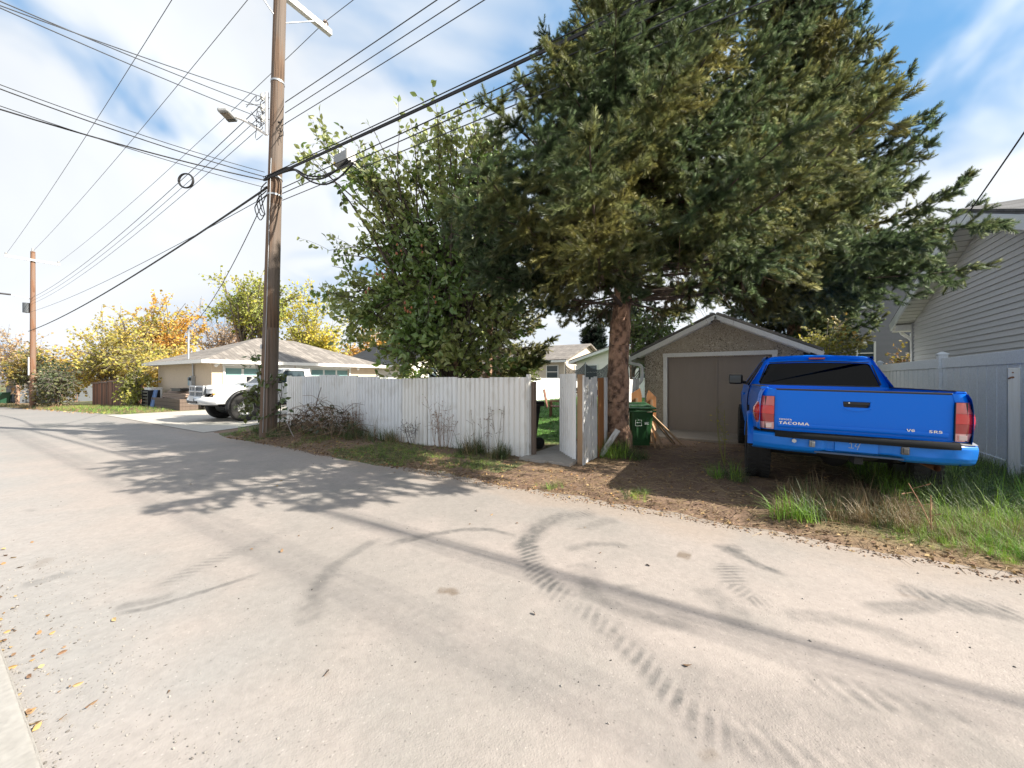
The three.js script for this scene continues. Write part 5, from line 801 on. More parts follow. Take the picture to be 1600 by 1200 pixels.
clump('grass_clump', 'grass clump in front of the left rear tyre of the blue pickup', 'grass', -.3, 6.0, 20, .28, .25, ['grass', 'grass', 'lush']);
clump('grass_clump', 'dark grass clump left of the utility pole foot', 'grass', -10.3, 4.75, 30, .3, .45, ['grass', 'grass', 'lush']);
clump('grass_clump', 'dark grass clump right of the utility pole foot', 'grass', -9.2, 4.62, 22, .3, .3, ['grass']);
clump('grass_clump', 'small green grass patch at the alley edge near the gate slab', 'grass', -2.3, 4.62, 20, .12, .2, ['grass', 'lush']);
clump('grass_clump', 'small green weed patch at the alley edge left of the pickup', 'grass', -1.2, 4.66, 20, .13, .2, ['grass', 'lush']);
clump('grass_clump', 'yellowish spiky weed standing before the pickup at the dirt edge', 'grass', .24, 4.72, 14, .3, .07, ['dry', 'lush']);
clump('grass_clump', 'green weed blades left of the bumper grass', 'grass', .48, 4.78, 10, .42, .14, ['grass', 'lush']);
clump('grass_clump', 'dark green weed clump at the fence foot left of the right end', 'grass', -4.55, 5.75, 24, .45, .24, ['grass', 'grass', 'dry']);
clump('grass_clump', 'dark green weed clump at the fence foot nearest the gateway', 'grass', -3.85, 5.72, 20, .38, .18, ['grass', 'grass', 'dry']);
clump('grass_clump', 'long grey-green grass clump along the middle of the corrugated fence', 'grass', -7.9, 5.72, 40, .5, .55, ['grass', 'dry', 'grass']);
clump('grass_clump', 'thin grass clump between the fence middle and the joint', 'grass', -7.0, 5.75, 26, .4, .45, ['grass', 'dry']);
function stalks(label, x, p, n, h, sp, col, heads, leafy) { // tall dried weeds
  const g = thing('dry_weed', label, 'weed', [x, groundY(x, p), -p]), w = [], hd = new Copies();
  for (let i = 0; i < n; i++) { const a = R() * 6.28, r = R() * sp, b = V(Math.cos(a) * r, 0, Math.sin(a) * r * .5), e = b.clone().add(V(rr(-.16, .16), h * rr(.6, 1.1), rr(-.1, .1))), m = b.clone().lerp(e, .5).add(V(rr(-.03, .03), 0, rr(-.03, .03))); w.push(tube([b, m, e], .005, .003, 4, 5)); for (let k = 0; k < heads; k++) { const t = rr(.45, 1), q = b.clone().lerp(e, t), d = randDir().add(V(0, .5, 0)).normalize(), l = rr(.04, .12); w.push(tube([q, q.clone().addScaledVector(d, l)], .003, .002, 3, 1)); hd.add(q.clone().addScaledVector(d, l), d, R() * 6, .022, .045, .022, mix3(col, leafy ?? [.2, .13, .08], R())); } }
  part('stalk', merge(w), std(col, .9), g, 'stuff'); hd.build('seed_heads', LEAF, std([1, 1, 1], .9), g);
}
stalks('pinkish dry weed stalks against the corrugated fence right of its middle joint', -5.35, 5.78, 16, .85, .24, [.30, .19, .13], 7);
stalks('reddish dry seed stalks against the left half of the corrugated fence', -8.2, 5.8, 16, .8, .5, [.24, .14, .09], 7);
stalks('thin dry stalks against the fence near its right end', -4.2, 5.8, 8, .85, .4, [.22, .16, .11], 5);
stalks('dark withered weed at the fence joint', -6.15, 5.76, 9, .5, .12, [.07, .045, .03], 8);
stalks('yellow flowering weed on the dirt in front of the garage doors', -.42, 7.0, 4, .85, .1, [.22, .22, .06], 7, [.55, .45, .03]);
stalks('single dry reddish stalk leaning in the grass before the bumper', 1.35, 4.95, 2, .62, .05, [.30, .17, .1], 4);
{ // brush pile right of the pole
  const g = thing('brush_pile', 'heap of dead brown stems and vines between utility pole and fence', 'brush pile', [-8.75, groundY(-8.75, 5.3), -5.3]), w = [], c = [[.17, .11, .07], [.26, .18, .11], [.10, .065, .045]].map((k) => std(k, .9)), lists = [[], [], []];
  for (let i = 0; i < 420; i++) { const a = R() * 6.28, r = Math.sqrt(R()), x = Math.cos(a) * r * 1.15, z = Math.sin(a) * r * .6, top = .62 * (1 - r * r) + .05, y = R() * top, d = randDir().multiply(V(1, .45, .8)).normalize(), l = rr(.25, .7), s = V(x, y, z), m = s.clone().addScaledVector(d, l * .5).add(V(0, rr(.02, .12), 0)), e = s.clone().addScaledVector(d, l); e.y = Math.max(.0, e.y - .1); lists[i % 3].push(tube([s, m, e], .006, .003, 4, 6)); }
  lists.forEach((q, i) => part('stems', merge(q), c[i], g, 'stuff')); part('stick', tube([[-.1, .4, .1], [.1, .75, .14], [.32, 1.05, .18]], .014, .007, 6), M.greyTwig, g); part('stick', tube([[-.5, .2, .5], [.1, .1, .75], [.6, .03, .95]], .014, .008, 6), M.greyTwig, g);
  const lv = new Copies(); for (let i = 0; i < 160; i++) { const a = R() * 6.28, r = Math.sqrt(R()); lv.add(V(Math.cos(a) * r * 1.1, .1 + R() * .6 * (1 - r * r), Math.sin(a) * r * .6), randDir(), R() * 6, .1, .1, .1, mix3([.06, .08, .03], [.13, .10, .05], R())); } lv.build('withered_leaves', LEAF, leafMat, g);
}
{ // litter on the ground, pebbles and leaves on the road
  R = mulberry(91);
  const st = new Copies(); for (let i = 0; i < 5200; i++) { const x = i % 3 ? rr(-11, 3.3) : rr(-2.3, 1.2), p = i % 3 ? 4.3 + rr(0, 1.7) * rr(.2, 1) : rr(4.6, 9), a = R() * 6.28, l = rr(.05, .22); st.add(P(x, p, groundY(x, p) + rr(.003, .02)), V(Math.cos(a), rr(-.08, .2), Math.sin(a)).normalize(), 0, .0022, l, .0022, mix3([.42, .32, .18], [.16, .10, .06], R())); }
  st.build('straw', stickGeo, std([1, 1, 1], .9), null, 'thin straw and needles lying on the brown verge and driveway dirt', 'straw');
  const flat = () => V(rr(-.5, .5), rr(.15, .6) * (R() < .5 ? 1 : -1), rr(-.5, .5)).normalize(), lv = new Copies(), cols = [[.36, .23, .09], [.28, .16, .07], [.18, .10, .055], [.40, .28, .13], [.11, .07, .045], [.15, .09, .05], [.22, .14, .08]];
  const drop = (x, p, y, s) => { const a = R() * 6.28; lv.add(P(x, p, y + .006), V(Math.cos(a), rr(-.1, .35), Math.sin(a)).normalize(), rr(-.4, .4) + 1.57, s, s, s, pick(cols)); };
  for (let i = 0; i < 3400; i++) { const x = rr(-11, 3.2), p = 4.25 + Math.abs(rr(-1, 1) * rr(0, 1)) * 2.2; drop(x, p, groundY(x, p), rr(.02, .05)); }
  for (let i = 0; i < 700; i++) { const x = rr(-2.2, 1.2), p = rr(5.2, 9.6); drop(x, p, groundY(x, p), rr(.02, .05)); }
  for (let i = 0; i < 110; i++) { const x = rr(-5.5, -2.45), p = .275 + Math.pow(R(), 2.5) * .2; drop(x, p, .002, rr(.014, .04)); }
  for (let i = 0; i < 28; i++) drop(rr(-9, 2.5), rr(.4, 4.2), .0, rr(.02, .045));
  for (let i = 0; i < 160; i++) { const x = rr(-11, -2.6), p = rr(6.6, 12); drop(x, p, groundY(x, p) + .03, rr(.05, .09)); }
  for (let i = 0; i < 250; i++) { const x = rr(-45, -24), p = rr(4.2, 5.6); drop(x, p, groundY(x, p) + .02, rr(.06, .12)); }
  lv.build('fallen_leaves', LEAF, std([1, 1, 1], .85), null, 'dry brown and yellow leaves scattered along the alley edges', 'leaves');
  const pb = new Copies(), pg = new THREE.IcosahedronGeometry(1, 0);
  for (let i = 0; i < 1100; i++) { const x = -4.9 + R() * 3.2, p = .28 + Math.pow(R(), 1.7) * .5, s = .0018 + .0045 * Math.pow(R(), 3); pb.add(P(x, p, s * .3), randDir(), 0, s, s * .8, s * 1.2, mix3([.12, .11, .10], [.30, .28, .255], R())); }
  for (let i = 0; i < 700; i++) { const x = rr(-7, 2.5), p = rr(.4, 4.2), s = .0015 + .006 * Math.pow(R(), 5); pb.add(P(x, p, s * .3), randDir(), 0, s, s * .7, s * 1.2, mix3([.07, .065, .06], [.32, .29, .26], R())); }
  for (let i = 0; i < 2600; i++) { const x = rr(-9, 3), p = 4.2 + rr(-.1, .5) * R() + .14 * fbm(x * 2, 3, 2), s = .003 + .010 * Math.pow(R(), 3); pb.add(P(x, p, Math.max(groundY(x, p), 0) + s * .2), randDir(), 0, s, s * .7, s * 1.1, mix3([.12, .075, .05], [.34, .24, .17], R())); }
  pb.build('pebbles', pg, std([1, 1, 1], .9), null, 'loose pebbles and dirt crumbs on and beside the alley', 'gravel');
}
// ---------- the blue pickup ----------
const font = await new FontLoader().loadAsync('fonts/droid/droid_sans_bold.typeface.json');
const letters = (s, size, depth, wide = 1) => { const g = new TextGeometry(s, { font, size, depth, curveSegments: 4, bevelEnabled: false }); g.scale(wide, 1, 1); return g; };
{
  const g = thing('pickup_truck', 'blue pickup truck seen from behind, parked in tall grass before the garage', 'pickup truck', [.885, .065, -5.37], 0);
  g.rotation.order = 'YXZ'; g.rotation.y = .061; g.rotation.z = -.022;
  const blue = phy([.001, .15, .70], .4, { clearcoat: .38, clearcoatRoughness: .06, specularIntensity: .12 }), blueDull = phy([.003, .155, .60], .45, { clearcoat: .4, clearcoatRoughness: .2, specularIntensity: .4 });
  const tint = phy([.05, .055, .058], .02, { transmission: 1, thickness: 0, specularIntensity: .35 }), padM = phy([.018, .019, .02], .95, { specularIntensity: .15, bumpMap: rep(grain, 4, 4), bumpScale: .002 }), seatM = std([.05, .05, .052], .85);
  const red = phy([.55, .015, .02], .12, { clearcoat: 1 }), redDark = phy([.32, .008, .012], .12, { clearcoat: 1 }), pink = phy([.62, .30, .29], .15, { clearcoat: 1 });
  // tailgate: pressed panel with a handle recess
  const tw = 1.43, y0 = .775, y1 = 1.245, tg = new THREE.Shape(); const R0 = .02; tg.moveTo(-tw / 2 + R0, y0); tg.lineTo(tw / 2 - R0, y0); tg.quadraticCurveTo(tw / 2, y0, tw / 2, y0 + R0); tg.lineTo(tw / 2, y1); tg.lineTo(-tw / 2, y1); tg.lineTo(-tw / 2, y0 + R0); tg.quadraticCurveTo(-tw / 2, y0, -tw / 2 + R0, y0);
  const hy = 1.118, hx = -.0, hh = new THREE.Path(); hh.moveTo(hx - .115, hy - .03); hh.lineTo(hx - .1, hy - .045); hh.lineTo(hx + .1, hy - .045); hh.lineTo(hx + .115, hy - .03); hh.lineTo(hx + .118, hy + .03); hh.lineTo(hx - .118, hy + .03); hh.closePath(); tg.holes.push(hh);
  const tail = part('tailgate', extrude(tg, .05, .008, 3).translate(0, 0, -.058), blue, g);
  mesh('handle', [box(.22, .034, .012, hx, hy + .008, -.018, .005)], M.black, tail); mesh('handle_well', box(.24, .085, .01, hx, hy - .006, -.05), M.black, tail); mesh('key_lock', new THREE.CylinderGeometry(.007, .007, .006, 12).rotateX(Math.PI / 2).translate(hx - .06, hy + .01, -.009), M.chrome, tail);
  mesh('top_cap', box(tw - .01, .022, .064, 0, y1 + .006, -.03, .008), M.black, tail); mesh('lower_crease', grid(40, 4, (u, v) => [lerp(-tw / 2 + .03, tw / 2 - .03, u), lerp(y0 + .05, y0 + .1, v), .009 + .004 * Math.sin(v * Math.PI)]), blue, tail);
  mesh('bowl', grid(16, 5, (u, v) => [hx + lerp(-.118, .118, u), hy - .045 - .03 * v * Math.sin(u * Math.PI), .009 - .004 * (1 - v)]), blue, tail);
  const let1 = letters('TOYOTA', .018, .005, 1.25).translate(-.675, .905, .008), let2 = letters('TACOMA', .030, .005, 1.6).translate(-.675, .86, .008), let3 = letters('V6', .026, .005, 1.5).translate(.385, .865, .008), let4 = letters('SR5', .026, .005, 1.6).translate(.545, .865, .008);
  mesh('lettering', let1, M.chrome, tail); mesh('lettering_001', let2, M.chrome, tail); mesh('lettering_002', let3, M.chrome, tail); mesh('lettering_003', let4, M.chrome, tail);
  // bed sides with wheel arch, corner pillars, floor
  const zr = -1.12, rw = .43, bx = .885;
  const bedSide = (s) => {
    const f = (u, v) => { const z = lerp(.0, -1.86, u), top = 1.255; const d = Math.abs(z - zr); let yb = d < rw + .03 ? .46 + Math.sqrt(Math.max(0, (rw + .03) ** 2 - d * d)) : .56; const y = lerp(yb, top, v), c = (y - .96) / .34; return [s * (bx - .05 * c * c * Math.abs(c) - (v > .94 ? .012 : 0) - .03 * ss(-.12, 0, z)), y, z]; };
    return grid(64, 14, f, s > 0);
  };
  for (const s of [-1, 1]) {
    part('bed_side', [bedSide(s), box(.08, .03, 1.74, s * .81, 1.262, -.99, .012)], blue, g);
    part('bed_rail', box(.075, .012, 1.72, s * .805, 1.28, -.99, .004), M.black, g);
    part('inner_bed_wall', box(.03, .45, 1.8, s * .74, 1.03, -.95), blueDull, g);
    const fl = []; for (let k = 0; k <= 22; k++) { const a = -.18 + (Math.PI + .36) * k / 22; fl.push(a); }
    const flare = grid(26, 6, (u, v) => { const a = .12 + (Math.PI - .24) * u, b = v * Math.PI, r = rw + .035 * Math.cos(b); return [s * (bx - .02 + .075 * Math.sin(b)), .46 + r * Math.sin(a), zr + r * Math.cos(a)]; });
    part('fender_flare', flare, blue, g);
    part('corner_panel', grid(8, 10, (u, v) => { const a = u * Math.PI / 2, y = lerp(1.175, 1.255, v); return [s * (.722 + .125 * Math.sin(a) - .02 * v), y, -.10 * (1 - Math.cos(a)) + .006]; }, s < 0), blue, g);
    part('corner_panel', grid(8, 10, (u, v) => { const a = u * Math.PI / 2, y = lerp(.64, .80, v); return [s * (.722 + .14 * Math.sin(a)), y, -.12 * (1 - Math.cos(a)) + .0]; }, s < 0), blue, g);
    // taillight: bulging lens in bands
    const lens = (ya, yb, m, nm, parent) => { const gm = grid(12, 8, (u, v) => { const a = u * Math.PI / 2, y = lerp(ya, yb, v), bulge = .028 * Math.exp(-(((y - .99) / .10) ** 2)) + .035 * ss(1.18, 1.02, y) * ss(.78, .9, y); return [s * (.724 + (.132 + bulge) * Math.sin(a)), y, .026 - (.13 + bulge) * (1 - Math.cos(a)) * 1.0 ]; }, s < 0); return parent ? mesh(nm, gm, m, parent) : part(nm, gm, m, g); };
    const tl = lens(.80, .875, pink, 'taillight'); lens(.877, .965, redDark, 'lower_lens', tl); lens(.967, 1.065, red, 'brake_lens', tl); lens(1.067, 1.172, phy([.50, .10, .10], .12, { clearcoat: 1 }), 'upper_lens', tl);
    mesh('reverse_lens', box(.055, .05, .008, s * .772, .838, .034, .003), phy([.62, .48, .46], .15, { clearcoat: 1 }), tl); mesh('housing', box(.07, .37, .05, s * .775, .985, -.02), M.black, tl);
    mesh('seam', box(.004, .37, .012, s * .721, .985, .02), M.black, tl);
  }
  part('bed_floor', box(1.5, .05, 1.84, 0, .79, -.93), blueDull, g); part('bed_front', box(1.6, .5, .03, 0, 1.03, -1.85), blueDull, g);
  // bumper
  const end = (x) => Math.pow(Math.abs(x) / .94, 5), dent = (x, v) => .05 * (fbm(x * 4 + 20, v * 2.2, 2) - .5) * (v > .2 && v < .9 ? 1 : 0);
  const prof = [[-.05, .775], [.10, .775], [.155, .765], [.172, .735], [.165, .68], [.16, .64], [.13, .595], [.06, .565], [-.04, .56]];
  const bump = grid(70, 32, (u, v) => { const x = lerp(-.915, .905, u), f = v * (prof.length - 1), i = Math.min(prof.length - 2, Math.floor(f)), t = f - i, c = Math.abs(x) < .30 ? .03 * ss(.30, .26, Math.abs(x)) * ss(.28, .36, v) * ss(.78, .7, v) : 0; let z = lerp(prof[i][0], prof[i + 1][0], t), y = lerp(prof[i][1], prof[i + 1][1], t); z = z - .24 * end(x) - c + dent(x, v); y += -.012 * end(x) + .03 * ss(.3, .5, v) * ss(.34, .30, Math.abs(x)) * (v > .7 ? 1 : 0); return [x, y, z]; });
  const bp = part('bumper', bump, blueDull, g);
  mesh('step_pad', grid(60, 3, (u, v) => { const x = lerp(-.72, .76, u); return [x, .785 - .006 * v, lerp(-.0, .15, v) - .24 * end(x)]; }), padM, bp); mesh('pad_lip', grid(60, 4, (u, v) => { const x = lerp(-.72, .74, u); return [x, [.792, .79, .775, .75, .728][Math.round(v * 4)], [.10, .15, .172, .182, .178][Math.round(v * 4)] - .24 * end(x) - .012 * end(x)]; }), padM, bp);
  for (const s of [-1, 1]) mesh(s > 0 ? 'end_cap' : 'end_cap_001', grid(12, 8, (u, v) => { const x = lerp(.72, .905, u), a = v * Math.PI; return [s * x, .778 + .02 * Math.sin(a) - .012 * end(x), lerp(-.14, .16, v) - .24 * end(x)]; }), s > 0 ? std([.2, .21, .22], .8, { map: rep(T.painted, 3, 3) }) : padM, bp);
  mesh('bolt_plate', new THREE.CylinderGeometry(.022, .022, .02, 6).rotateX(Math.PI / 2).translate(-.55, .70, .165), M.galv, bp); mesh('bracket', [box(.05, .07, .03, -.395, .685, .175, .008), box(.03, .05, .04, -.39, .68, .185, .006)], std([.22, .23, .24], .5, { metalness: .5 }), bp); mesh('bracket_001', [box(.06, .075, .03, .33, .69, .175, .008), box(.035, .05, .04, .33, .69, .185, .006)], std([.10, .10, .10], .6), bp);
  mesh('plate_recess', box(.34, .115, .008, -.03, .69, .147, .003), blueDull, bp); mesh('lower_lip', box(.7, .018, .03, -.02, .598, .145, .006), std([.06, .09, .15], .8), bp);
  const ch = std([.34, .42, .55], .9), sc = (pts) => tube(pts.map(([x, y]) => [x, y, .154]), .0035, .003, 5, 10); mesh('scrawl', [sc([[-.085, .715], [-.07, .722], [-.068, .672]]), sc([[-.09, .672], [-.05, .671]]), sc([[-.03, .72], [-.038, .69], [-.005, .69]]), sc([[-.0, .725], [-.012, .69], [-.022, .655]])], ch, bp);
  // underside
  part('rear_axle', [tube([[-.72, .40, zr], [.72, .40, zr]], .05, .05, 12, 2, false), new THREE.SphereGeometry(.15, 16, 12).scale(1, 1, 1.1).translate(.05, .40, zr)], M.blackRough, g); part('frame_rail', [box(.08, .14, 4.6, -.45, .62, -2.3), box(.08, .14, 4.6, .45, .62, -2.3), box(1.0, .1, .1, 0, .62, -.1)], M.blackRough, g);
  part('spare_tyre', [new THREE.TorusGeometry(.26, .1, 12, 28).rotateX(Math.PI / 2).translate(0, .58, -.52)], M.rubber, g); part('tailpipe', tube([[.55, .5, -1.8], [.62, .52, -.6], [.66, .5, -.12]], .03, .03, 10), M.rust, g); part('hitch', box(.07, .07, .2, 0, .54, .02), M.blackRough, g); part('leaf_spring', [box(.07, .04, 1.1, -.5, .47, zr), box(.07, .04, 1.1, .5, .47, zr)], M.blackRough, g);
  // wheels
  const lug = []; for (let k = 0; k < 40; k++) for (const s of [-1, 1]) { const a = (k + (s > 0 ? .5 : 0)) / 40 * 6.283; lug.push(new THREE.BoxGeometry(.10, .026, .036).rotateZ(s * .05).translate(s * .075, .402, 0).rotateX(a)); }
  const tyreG = merge([new THREE.LatheGeometry([[.22, -.12], [.30, -.138], [.36, -.135], [.392, -.11], [.398, -.05], [.398, .05], [.392, .11], [.36, .135], [.30, .138], [.22, .12]].map(([a, b]) => new THREE.Vector2(a, b)), 40).rotateZ(Math.PI / 2), ...lug]), rimG = merge([new THREE.LatheGeometry([[.0, .06], [.05, .07], [.09, .05], [.17, .03], [.21, .08], [.225, .12], [.225, -.12]].map(([a, b]) => new THREE.Vector2(a, b)), 28).rotateZ(-Math.PI / 2), ...[0, 1, 2, 3, 4, 5].map((k) => box(.03, .15, .05, .05, .13, 0, .008).rotateX(k * Math.PI / 3))]);
  for (const z of [zr, zr - 3.2]) for (const s of [-1, 1]) { const w = part('wheel', tyreG, M.rubber, g); w.position.set(s * .80, .40, z); w.rotation.y = s > 0 ? 0 : Math.PI; mesh('rim', rimG, std([.36, .37, .38], .35, { metalness: .7 }), w); if (z === zr) part('mud_guard', box(.22, .5, .015, s * .8, .72, z - .44), M.blackRough, g); }
  // cab
  const cz = -1.92, belt = 1.26, roofY = 1.70, lean = .10;
  const backOut = new THREE.Shape(); backOut.moveTo(-.865, .62); backOut.lineTo(.865, .62); backOut.lineTo(.87, 1.0); backOut.quadraticCurveTo(.86, 1.2, .82, belt + .05); backOut.lineTo(.68, 1.60); backOut.quadraticCurveTo(.655, 1.70, .54, 1.715); backOut.quadraticCurveTo(0, 1.75, -.54, 1.715); backOut.quadraticCurveTo(-.655, 1.70, -.68, 1.60); backOut.lineTo(-.82, belt + .05); backOut.quadraticCurveTo(-.86, 1.2, -.87, 1.0); backOut.closePath();
  const hole = new THREE.Path(); hole.moveTo(-.71, belt + .02); hole.lineTo(.71, belt + .02); hole.quadraticCurveTo(.74, belt + .02, .735, belt + .06); hole.lineTo(.635, 1.585); hole.quadraticCurveTo(.62, 1.625, .57, 1.63); hole.quadraticCurveTo(0, 1.655, -.57, 1.63); hole.quadraticCurveTo(-.62, 1.625, -.635, 1.585); hole.lineTo(-.735, belt + .06); hole.quadraticCurveTo(-.74, belt + .02, -.71, belt + .02); backOut.holes.push(hole);
  const tilt = (geo) => { geo = clean(geo); const q = geo.attributes.position; for (let i = 0; i < q.count; i++) { const y = q.getY(i); q.setZ(i, q.getZ(i) - Math.max(0, y - 1.1) * .22 - .12 * (q.getX(i) / .85) ** 4); } geo.computeVertexNormals(); return geo; };
  part('cab_back', tilt(extrude(backOut, .035, .012, 2).translate(0, 0, cz - .04)), blue, g);
  const gs = new THREE.Shape(); gs.moveTo(-.725, belt + .025); gs.lineTo(.725, belt + .025); gs.lineTo(.625, 1.622); gs.quadraticCurveTo(0, 1.648, -.625, 1.622); gs.closePath(); const rg = part('rear_window', tilt(extrude(gs, .006).translate(0, 0, cz - .03)), tint, g);
  mesh('window_seal', tilt(merge([tube([[-.72, belt + .03, cz], [.72, belt + .03, cz]], .012, .012, 6, 2, false), tube([[-.735, belt + .05, cz], [-.635, 1.6, cz]], .011, .011, 6, 2, false), tube([[.735, belt + .05, cz], [.635, 1.6, cz]], .011, .011, 6, 2, false), tube([[-.6, 1.632, cz], [0, 1.65, cz], [.6, 1.632, cz]], .011, .011, 6, 8)])), M.black, rg);
  part('third_brake_light', box(.2, .03, .03, 0, 1.695, cz - .135, .01), redDark, g);
  part('roof', grid(20, 24, (u, v) => { const z = lerp(cz - .14, -3.45, v), fr = ss(.7, 1, v), w = lerp(.60, .575, fr), x = lerp(-1, 1, u); return [x * w, 1.755 - .055 * Math.pow(Math.abs(x), 3) - .05 * ss(.08, 0, v) * 1 - .10 * fr * fr, z]; }, true), blue, g);
  for (const s of [-1, 1]) {
    const low = grid(40, 10, (u, v) => { const z = lerp(cz + .02, -3.9, u), y = lerp(.52, belt, v), c = (y - .95) / .4; return [s * (.90 - .05 * c * c), y, z]; }, s > 0); part('cab_side', low, blue, g);
    const pil = (za, zb, zc, zd) => grid(3, 6, (u, v) => { const z = lerp(lerp(za, zb, u), lerp(zc, zd, u), v); return [s * lerp(.865, .625, v) * 1, lerp(belt, 1.70, v), z]; }, s > 0);
    part('pillar', [pil(cz - .02, cz - .22, cz - .14, cz - .3), pil(-2.62, -2.74, -2.62, -2.72), pil(-3.85, -3.95, -3.3, -3.42)], blue, g); part('roof_edge', tube([[s * .63, 1.70, cz - .14], [s * .625, 1.715, -2.6], [s * .60, 1.68, -3.4]], .025, .025, 8, 12), blue, g);
    part('side_window', grid(6, 4, (u, v) => { const a = lerp(cz - .2, -3.86, u), b = lerp(cz - .28, -3.32, u); return [s * lerp(.855, .625, v), lerp(belt + .01, 1.69, v), lerp(a, b, v)]; }, s > 0), tint, g);
    const mi = part('mirror', new RoundedBoxGeometry(.24, .19, .13, 3, .04).translate(s * 1.03, 1.36, -3.32), M.black, g); mesh('mirror_arm', tube([[s * .86, 1.30, -3.36], [s * .95, 1.31, -3.34]], .03, .03, 8, 2, false), M.black, mi); mesh('mirror_glass', box(.19, .14, .006, s * 1.035, 1.36, -3.252, .002), M.winGlass, mi);
    part('door_handle', box(.03, .04, .18, s * .905, 1.10, -2.9, .01), blue, g); part('front_fender', grid(24, 8, (u, v) => { const z = lerp(-3.9, -5.1, u), d = Math.abs(z - (zr - 3.2)), yb = d < .44 ? .46 + Math.sqrt(.44 * .44 - d * d) : .55, y = lerp(yb, 1.12 - .06 * u, v), c = (y - .9) / .4; return [s * (.91 - .05 * c * c - .12 * u * u), y, z]; }, s > 0), blue, g);
    part('seat', [new RoundedBoxGeometry(.5, .62, .14, 3, .05).translate(s * .37, 1.16, -2.75), new RoundedBoxGeometry(.24, .17, .09, 3, .035).translate(s * .37, 1.54, -2.72)], seatM, g);
  }
  part('windshield', grid(6, 4, (u, v) => [lerp(-1, 1, u) * lerp(.82, .58, v), lerp(belt - .06, 1.65, v), lerp(-3.95, -3.42, v)]), tint, g); part('hood', grid(16, 12, (u, v) => { const x = lerp(-1, 1, u); return [x * lerp(.86, .74, v), 1.21 - .05 * x * x - .14 * v * v, lerp(-3.92, -5.15, v)]; }, true), blue, g);
  part('front_end', box(1.6, .45, .1, 0, .82, -5.15, .04), M.black, g); part('dashboard', box(1.5, .18, .4, 0, 1.14, -3.75, .05), seatM, g); part('cab_floor', box(1.6, .05, 2.1, 0, .62, -2.95), M.blackRough, g); part('steering_wheel', new THREE.TorusGeometry(.18, .018, 8, 24).rotateX(-.5).translate(-.38, 1.22, -3.45), M.black, g); part('interior_mirror', box(.22, .06, .03, 0, 1.56, -3.4, .01), M.black, g);
}
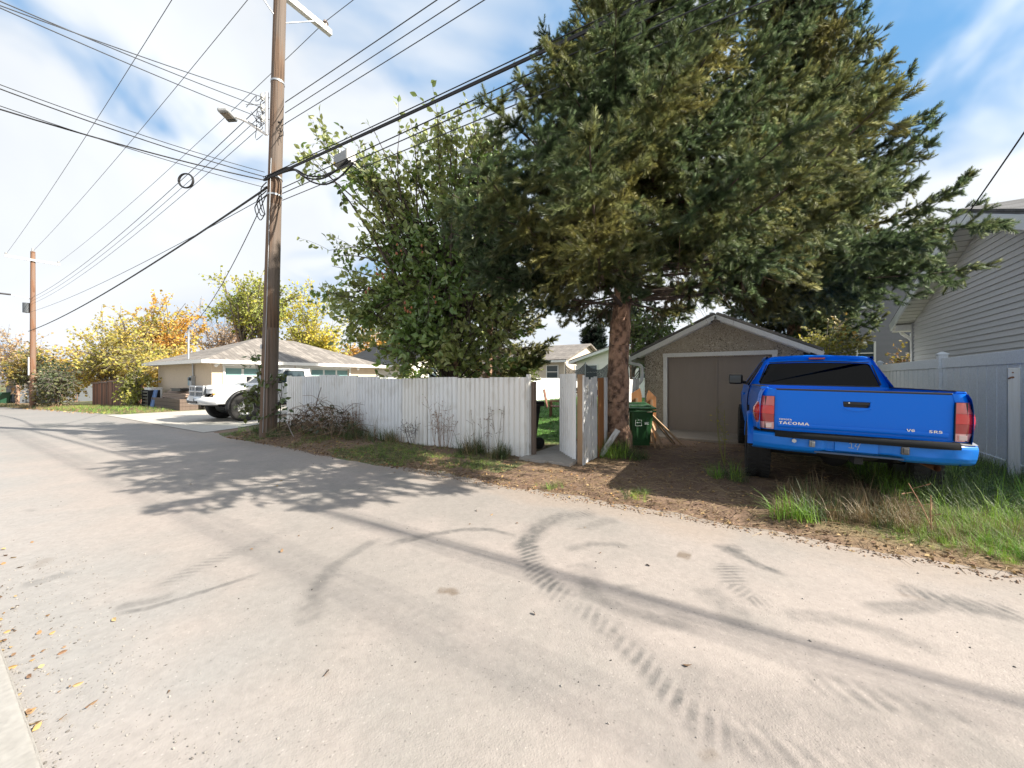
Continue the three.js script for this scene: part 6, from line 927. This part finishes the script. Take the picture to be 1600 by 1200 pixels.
// ---------- the white pickup ----------
{
  const g = thing('pickup_truck', 'white lifted pickup with black fender flares parked by the tan garage, nose to the alley', 'pickup truck', [-15.7, 0, -5.25], Math.PI);
  // local: nose at z = 0 and the body behind it towards +z; turned round so that the nose points to the alley
  const white = phy([.70, .70, .69], .3, { clearcoat: .8, clearcoatRoughness: .1 }), fw = -.98, rw2 = -4.55;
  g.rotation.y = 0; // local z towards the alley, nose at z = +0
  const arch = (z, y0, zc, r) => { const d = Math.abs(z - zc); return d < r ? Math.max(y0, .5 + Math.sqrt(r * r - d * d)) : y0; };
  for (const s of [-1, 1]) {
    part('body_side', grid(80, 10, (u, v) => { const z = lerp(-.1, -5.7, u), yb = Math.max(arch(z, .62, fw, .53), arch(z, .62, rw2, .53)), top = z > -1.5 ? 1.2 : 1.3, y = lerp(yb, top, v), c = (y - .95) / .4; return [s * (.98 - .05 * c * c - .16 * ss(-.5, 0, z)), y, z]; }, s < 0), white, g);
    for (const zc of [fw, rw2]) { part('fender_flare', grid(28, 6, (u, v) => { const a = -.1 + (Math.PI + .2) * u, b = v * Math.PI, r = .53 + .065 * Math.cos(b); return [s * (.955 + .1 * Math.sin(b)), .5 + r * Math.sin(a), zc + r * Math.cos(a)]; }), M.black, g);
      const w = part('wheel', new THREE.LatheGeometry([[.25, -.14], [.36, -.16], [.44, -.15], [.465, -.1], [.465, .1], [.44, .15], [.36, .16], [.25, .14]].map(([a, b]) => new THREE.Vector2(a, b)), 36).rotateZ(Math.PI / 2).translate(s * .88, .465, zc), M.rubber, g);
      mesh('rim', [new THREE.LatheGeometry([[0, .1], [.07, .11], [.09, .08], [.2, .05], [.24, .12], [.26, .14], [.26, -.1]].map(([a, b]) => new THREE.Vector2(a, b)), 26).rotateZ(-s * Math.PI / 2).translate(s * .88, .465, zc), ...[0, 1, 2, 3, 4, 5, 6, 7].map((k) => box(.03, .2, .045, s * .97, .15, 0).translate(-s * .0, 0, 0).rotateX(k * Math.PI / 4).translate(0, .465, zc))], std([.5, .5, .49], .35, { metalness: .5 }), w); }
    const hl = part('headlight', grid(8, 4, (u, v) => { const a = u * 1.2; return [s * (.56 + .38 * Math.sin(a)), lerp(.97, 1.14, v), .0 - .3 * (1 - Math.cos(a))]; }, s > 0), phy([.62, .64, .66], .06, { clearcoat: 1 }), g); mesh('amber_lamp', box(.1, .06, .05, s * .86, .95, -.1, .01), std([.6, .25, .03], .3), hl);
    part('mirror', box(.22, .26, .12, s * 1.13, 1.42, -2.0, .03), M.black, g);
    part('side_window', grid(6, 4, (u, v) => [s * lerp(.88, .72, v), lerp(1.32, 1.76, v), lerp(lerp(-1.95, -3.15, u), lerp(-2.42, -3.1, u), v)], s < 0), M.winGlass, g);
    part('cab_pillar', [grid(2, 4, (u, v) => [s * lerp(.92, .74, v), lerp(1.28, 1.8, v), lerp(lerp(-1.78, -1.95, u), lerp(-2.32, -2.44, u), v)], s < 0), grid(2, 4, (u, v) => [s * lerp(.92, .74, v), lerp(1.28, 1.8, v), lerp(-3.12, -3.36, u)], s < 0), box(.04, .07, .9, s * .735, 1.79, -2.85, .015)], white, g);
    part('tow_hook', box(.05, .05, .1, s * .35, .68, .12), M.black, g); part('step_bar', tube([[s * 1.0, .55, -1.6], [s * 1.0, .55, -3.9]], .05, .05, 8, 2, false), M.black, g); part('mud_flap', box(.3, .36, .02, s * .9, .46, fw - .6), M.black, g);
  }
  part('hood', grid(20, 14, (u, v) => { const x = lerp(-1, 1, u), z = lerp(.02, -1.85, v), c = ss(.62, .48, Math.abs(x)); return [x * lerp(.84, .93, v), 1.17 + .07 * c * ss(0, .25, v) + .05 * v - .05 * x * x, z]; }), white, g);
  part('cowl', box(1.7, .12, .3, 0, 1.24, -1.85, .04), white, g);
  const gr = part('grille_surround', grid(10, 10, (u, v) => [lerp(-.56, .56, u), lerp(.86, 1.2, v), .06 - .05 * v - .06 * Math.abs(u - .5)]), M.darkMetal, g);
  for (let k = 0; k < 9; k++) mesh(k ? 'grille_bar_' + String(k).padStart(3, '0') : 'grille_bar', box(.97, .014, .02, 0, .9 + k * .032, .075 - .004 * k, .004), M.galv, gr); mesh('cross_bar', [box(1.02, .05, .04, 0, 1.03, .085, .012), box(.06, .34, .04, 0, 1.03, .085, .012), box(1.12, .05, .06, 0, 1.195, .045, .015), box(1.12, .04, .06, 0, .865, .085, .012), box(.05, .34, .06, -.54, 1.03, .05, .012), box(.05, .34, .06, .54, 1.03, .05, .012)], std([.46, .47, .48], .3, { metalness: .5 }), gr);
  const bp = part('bumper', grid(30, 8, (u, v) => { const x = lerp(-.98, .98, u), a = v * Math.PI; return [x, lerp(.6, .86, v), .12 + .07 * Math.sin(a) - .3 * Math.pow(Math.abs(x) / .98, 4)]; }), white, g); mesh('intake', box(.8, .09, .03, 0, .69, .185, .01), M.black, bp); mesh('plate', box(.31, .16, .01, .0, .8, .205), std([.6, .6, .6], .5), bp);
  part('roof', grid(14, 12, (u, v) => { const x = lerp(-1, 1, u), z = lerp(-2.35, -3.36, v); return [x * .76, 1.88 - .07 * Math.pow(Math.abs(x), 3) - .06 * ss(.2, 0, v) - .05 * ss(.85, 1, v), z]; }), white, g);
  part('windshield', grid(6, 4, (u, v) => [lerp(-1, 1, u) * lerp(.84, .7, v), lerp(1.25, 1.8, v), lerp(-1.78, -2.38, v)]), M.winGlass, g); part('cab_back', [box(1.66, .5, .05, 0, 1.05, -3.36), box(1.5, .1, .05, 0, 1.80, -3.34)], white, g); part('rear_window', box(1.4, .42, .02, 0, 1.53, -3.35), M.winGlass, g); part('bed_floor', box(1.7, .1, 2.2, 0, .85, -4.5), white, g); part('tailgate', box(1.8, .6, .06, 0, 1.0, -5.7, .02), white, g); part('chassis', box(1.4, .2, 5.2, 0, .62, -2.9), M.blackRough, g); part('front_axle', tube([[-.8, .48, fw], [.8, .48, fw]], .06, .06, 8, 2, false), M.blackRough, g);
}
scene.traverse((o) => { if (o.isMesh) { o.castShadow = true; o.receiveShadow = true; } });
camera.updateProjectionMatrix();
renderer.render(scene, camera);
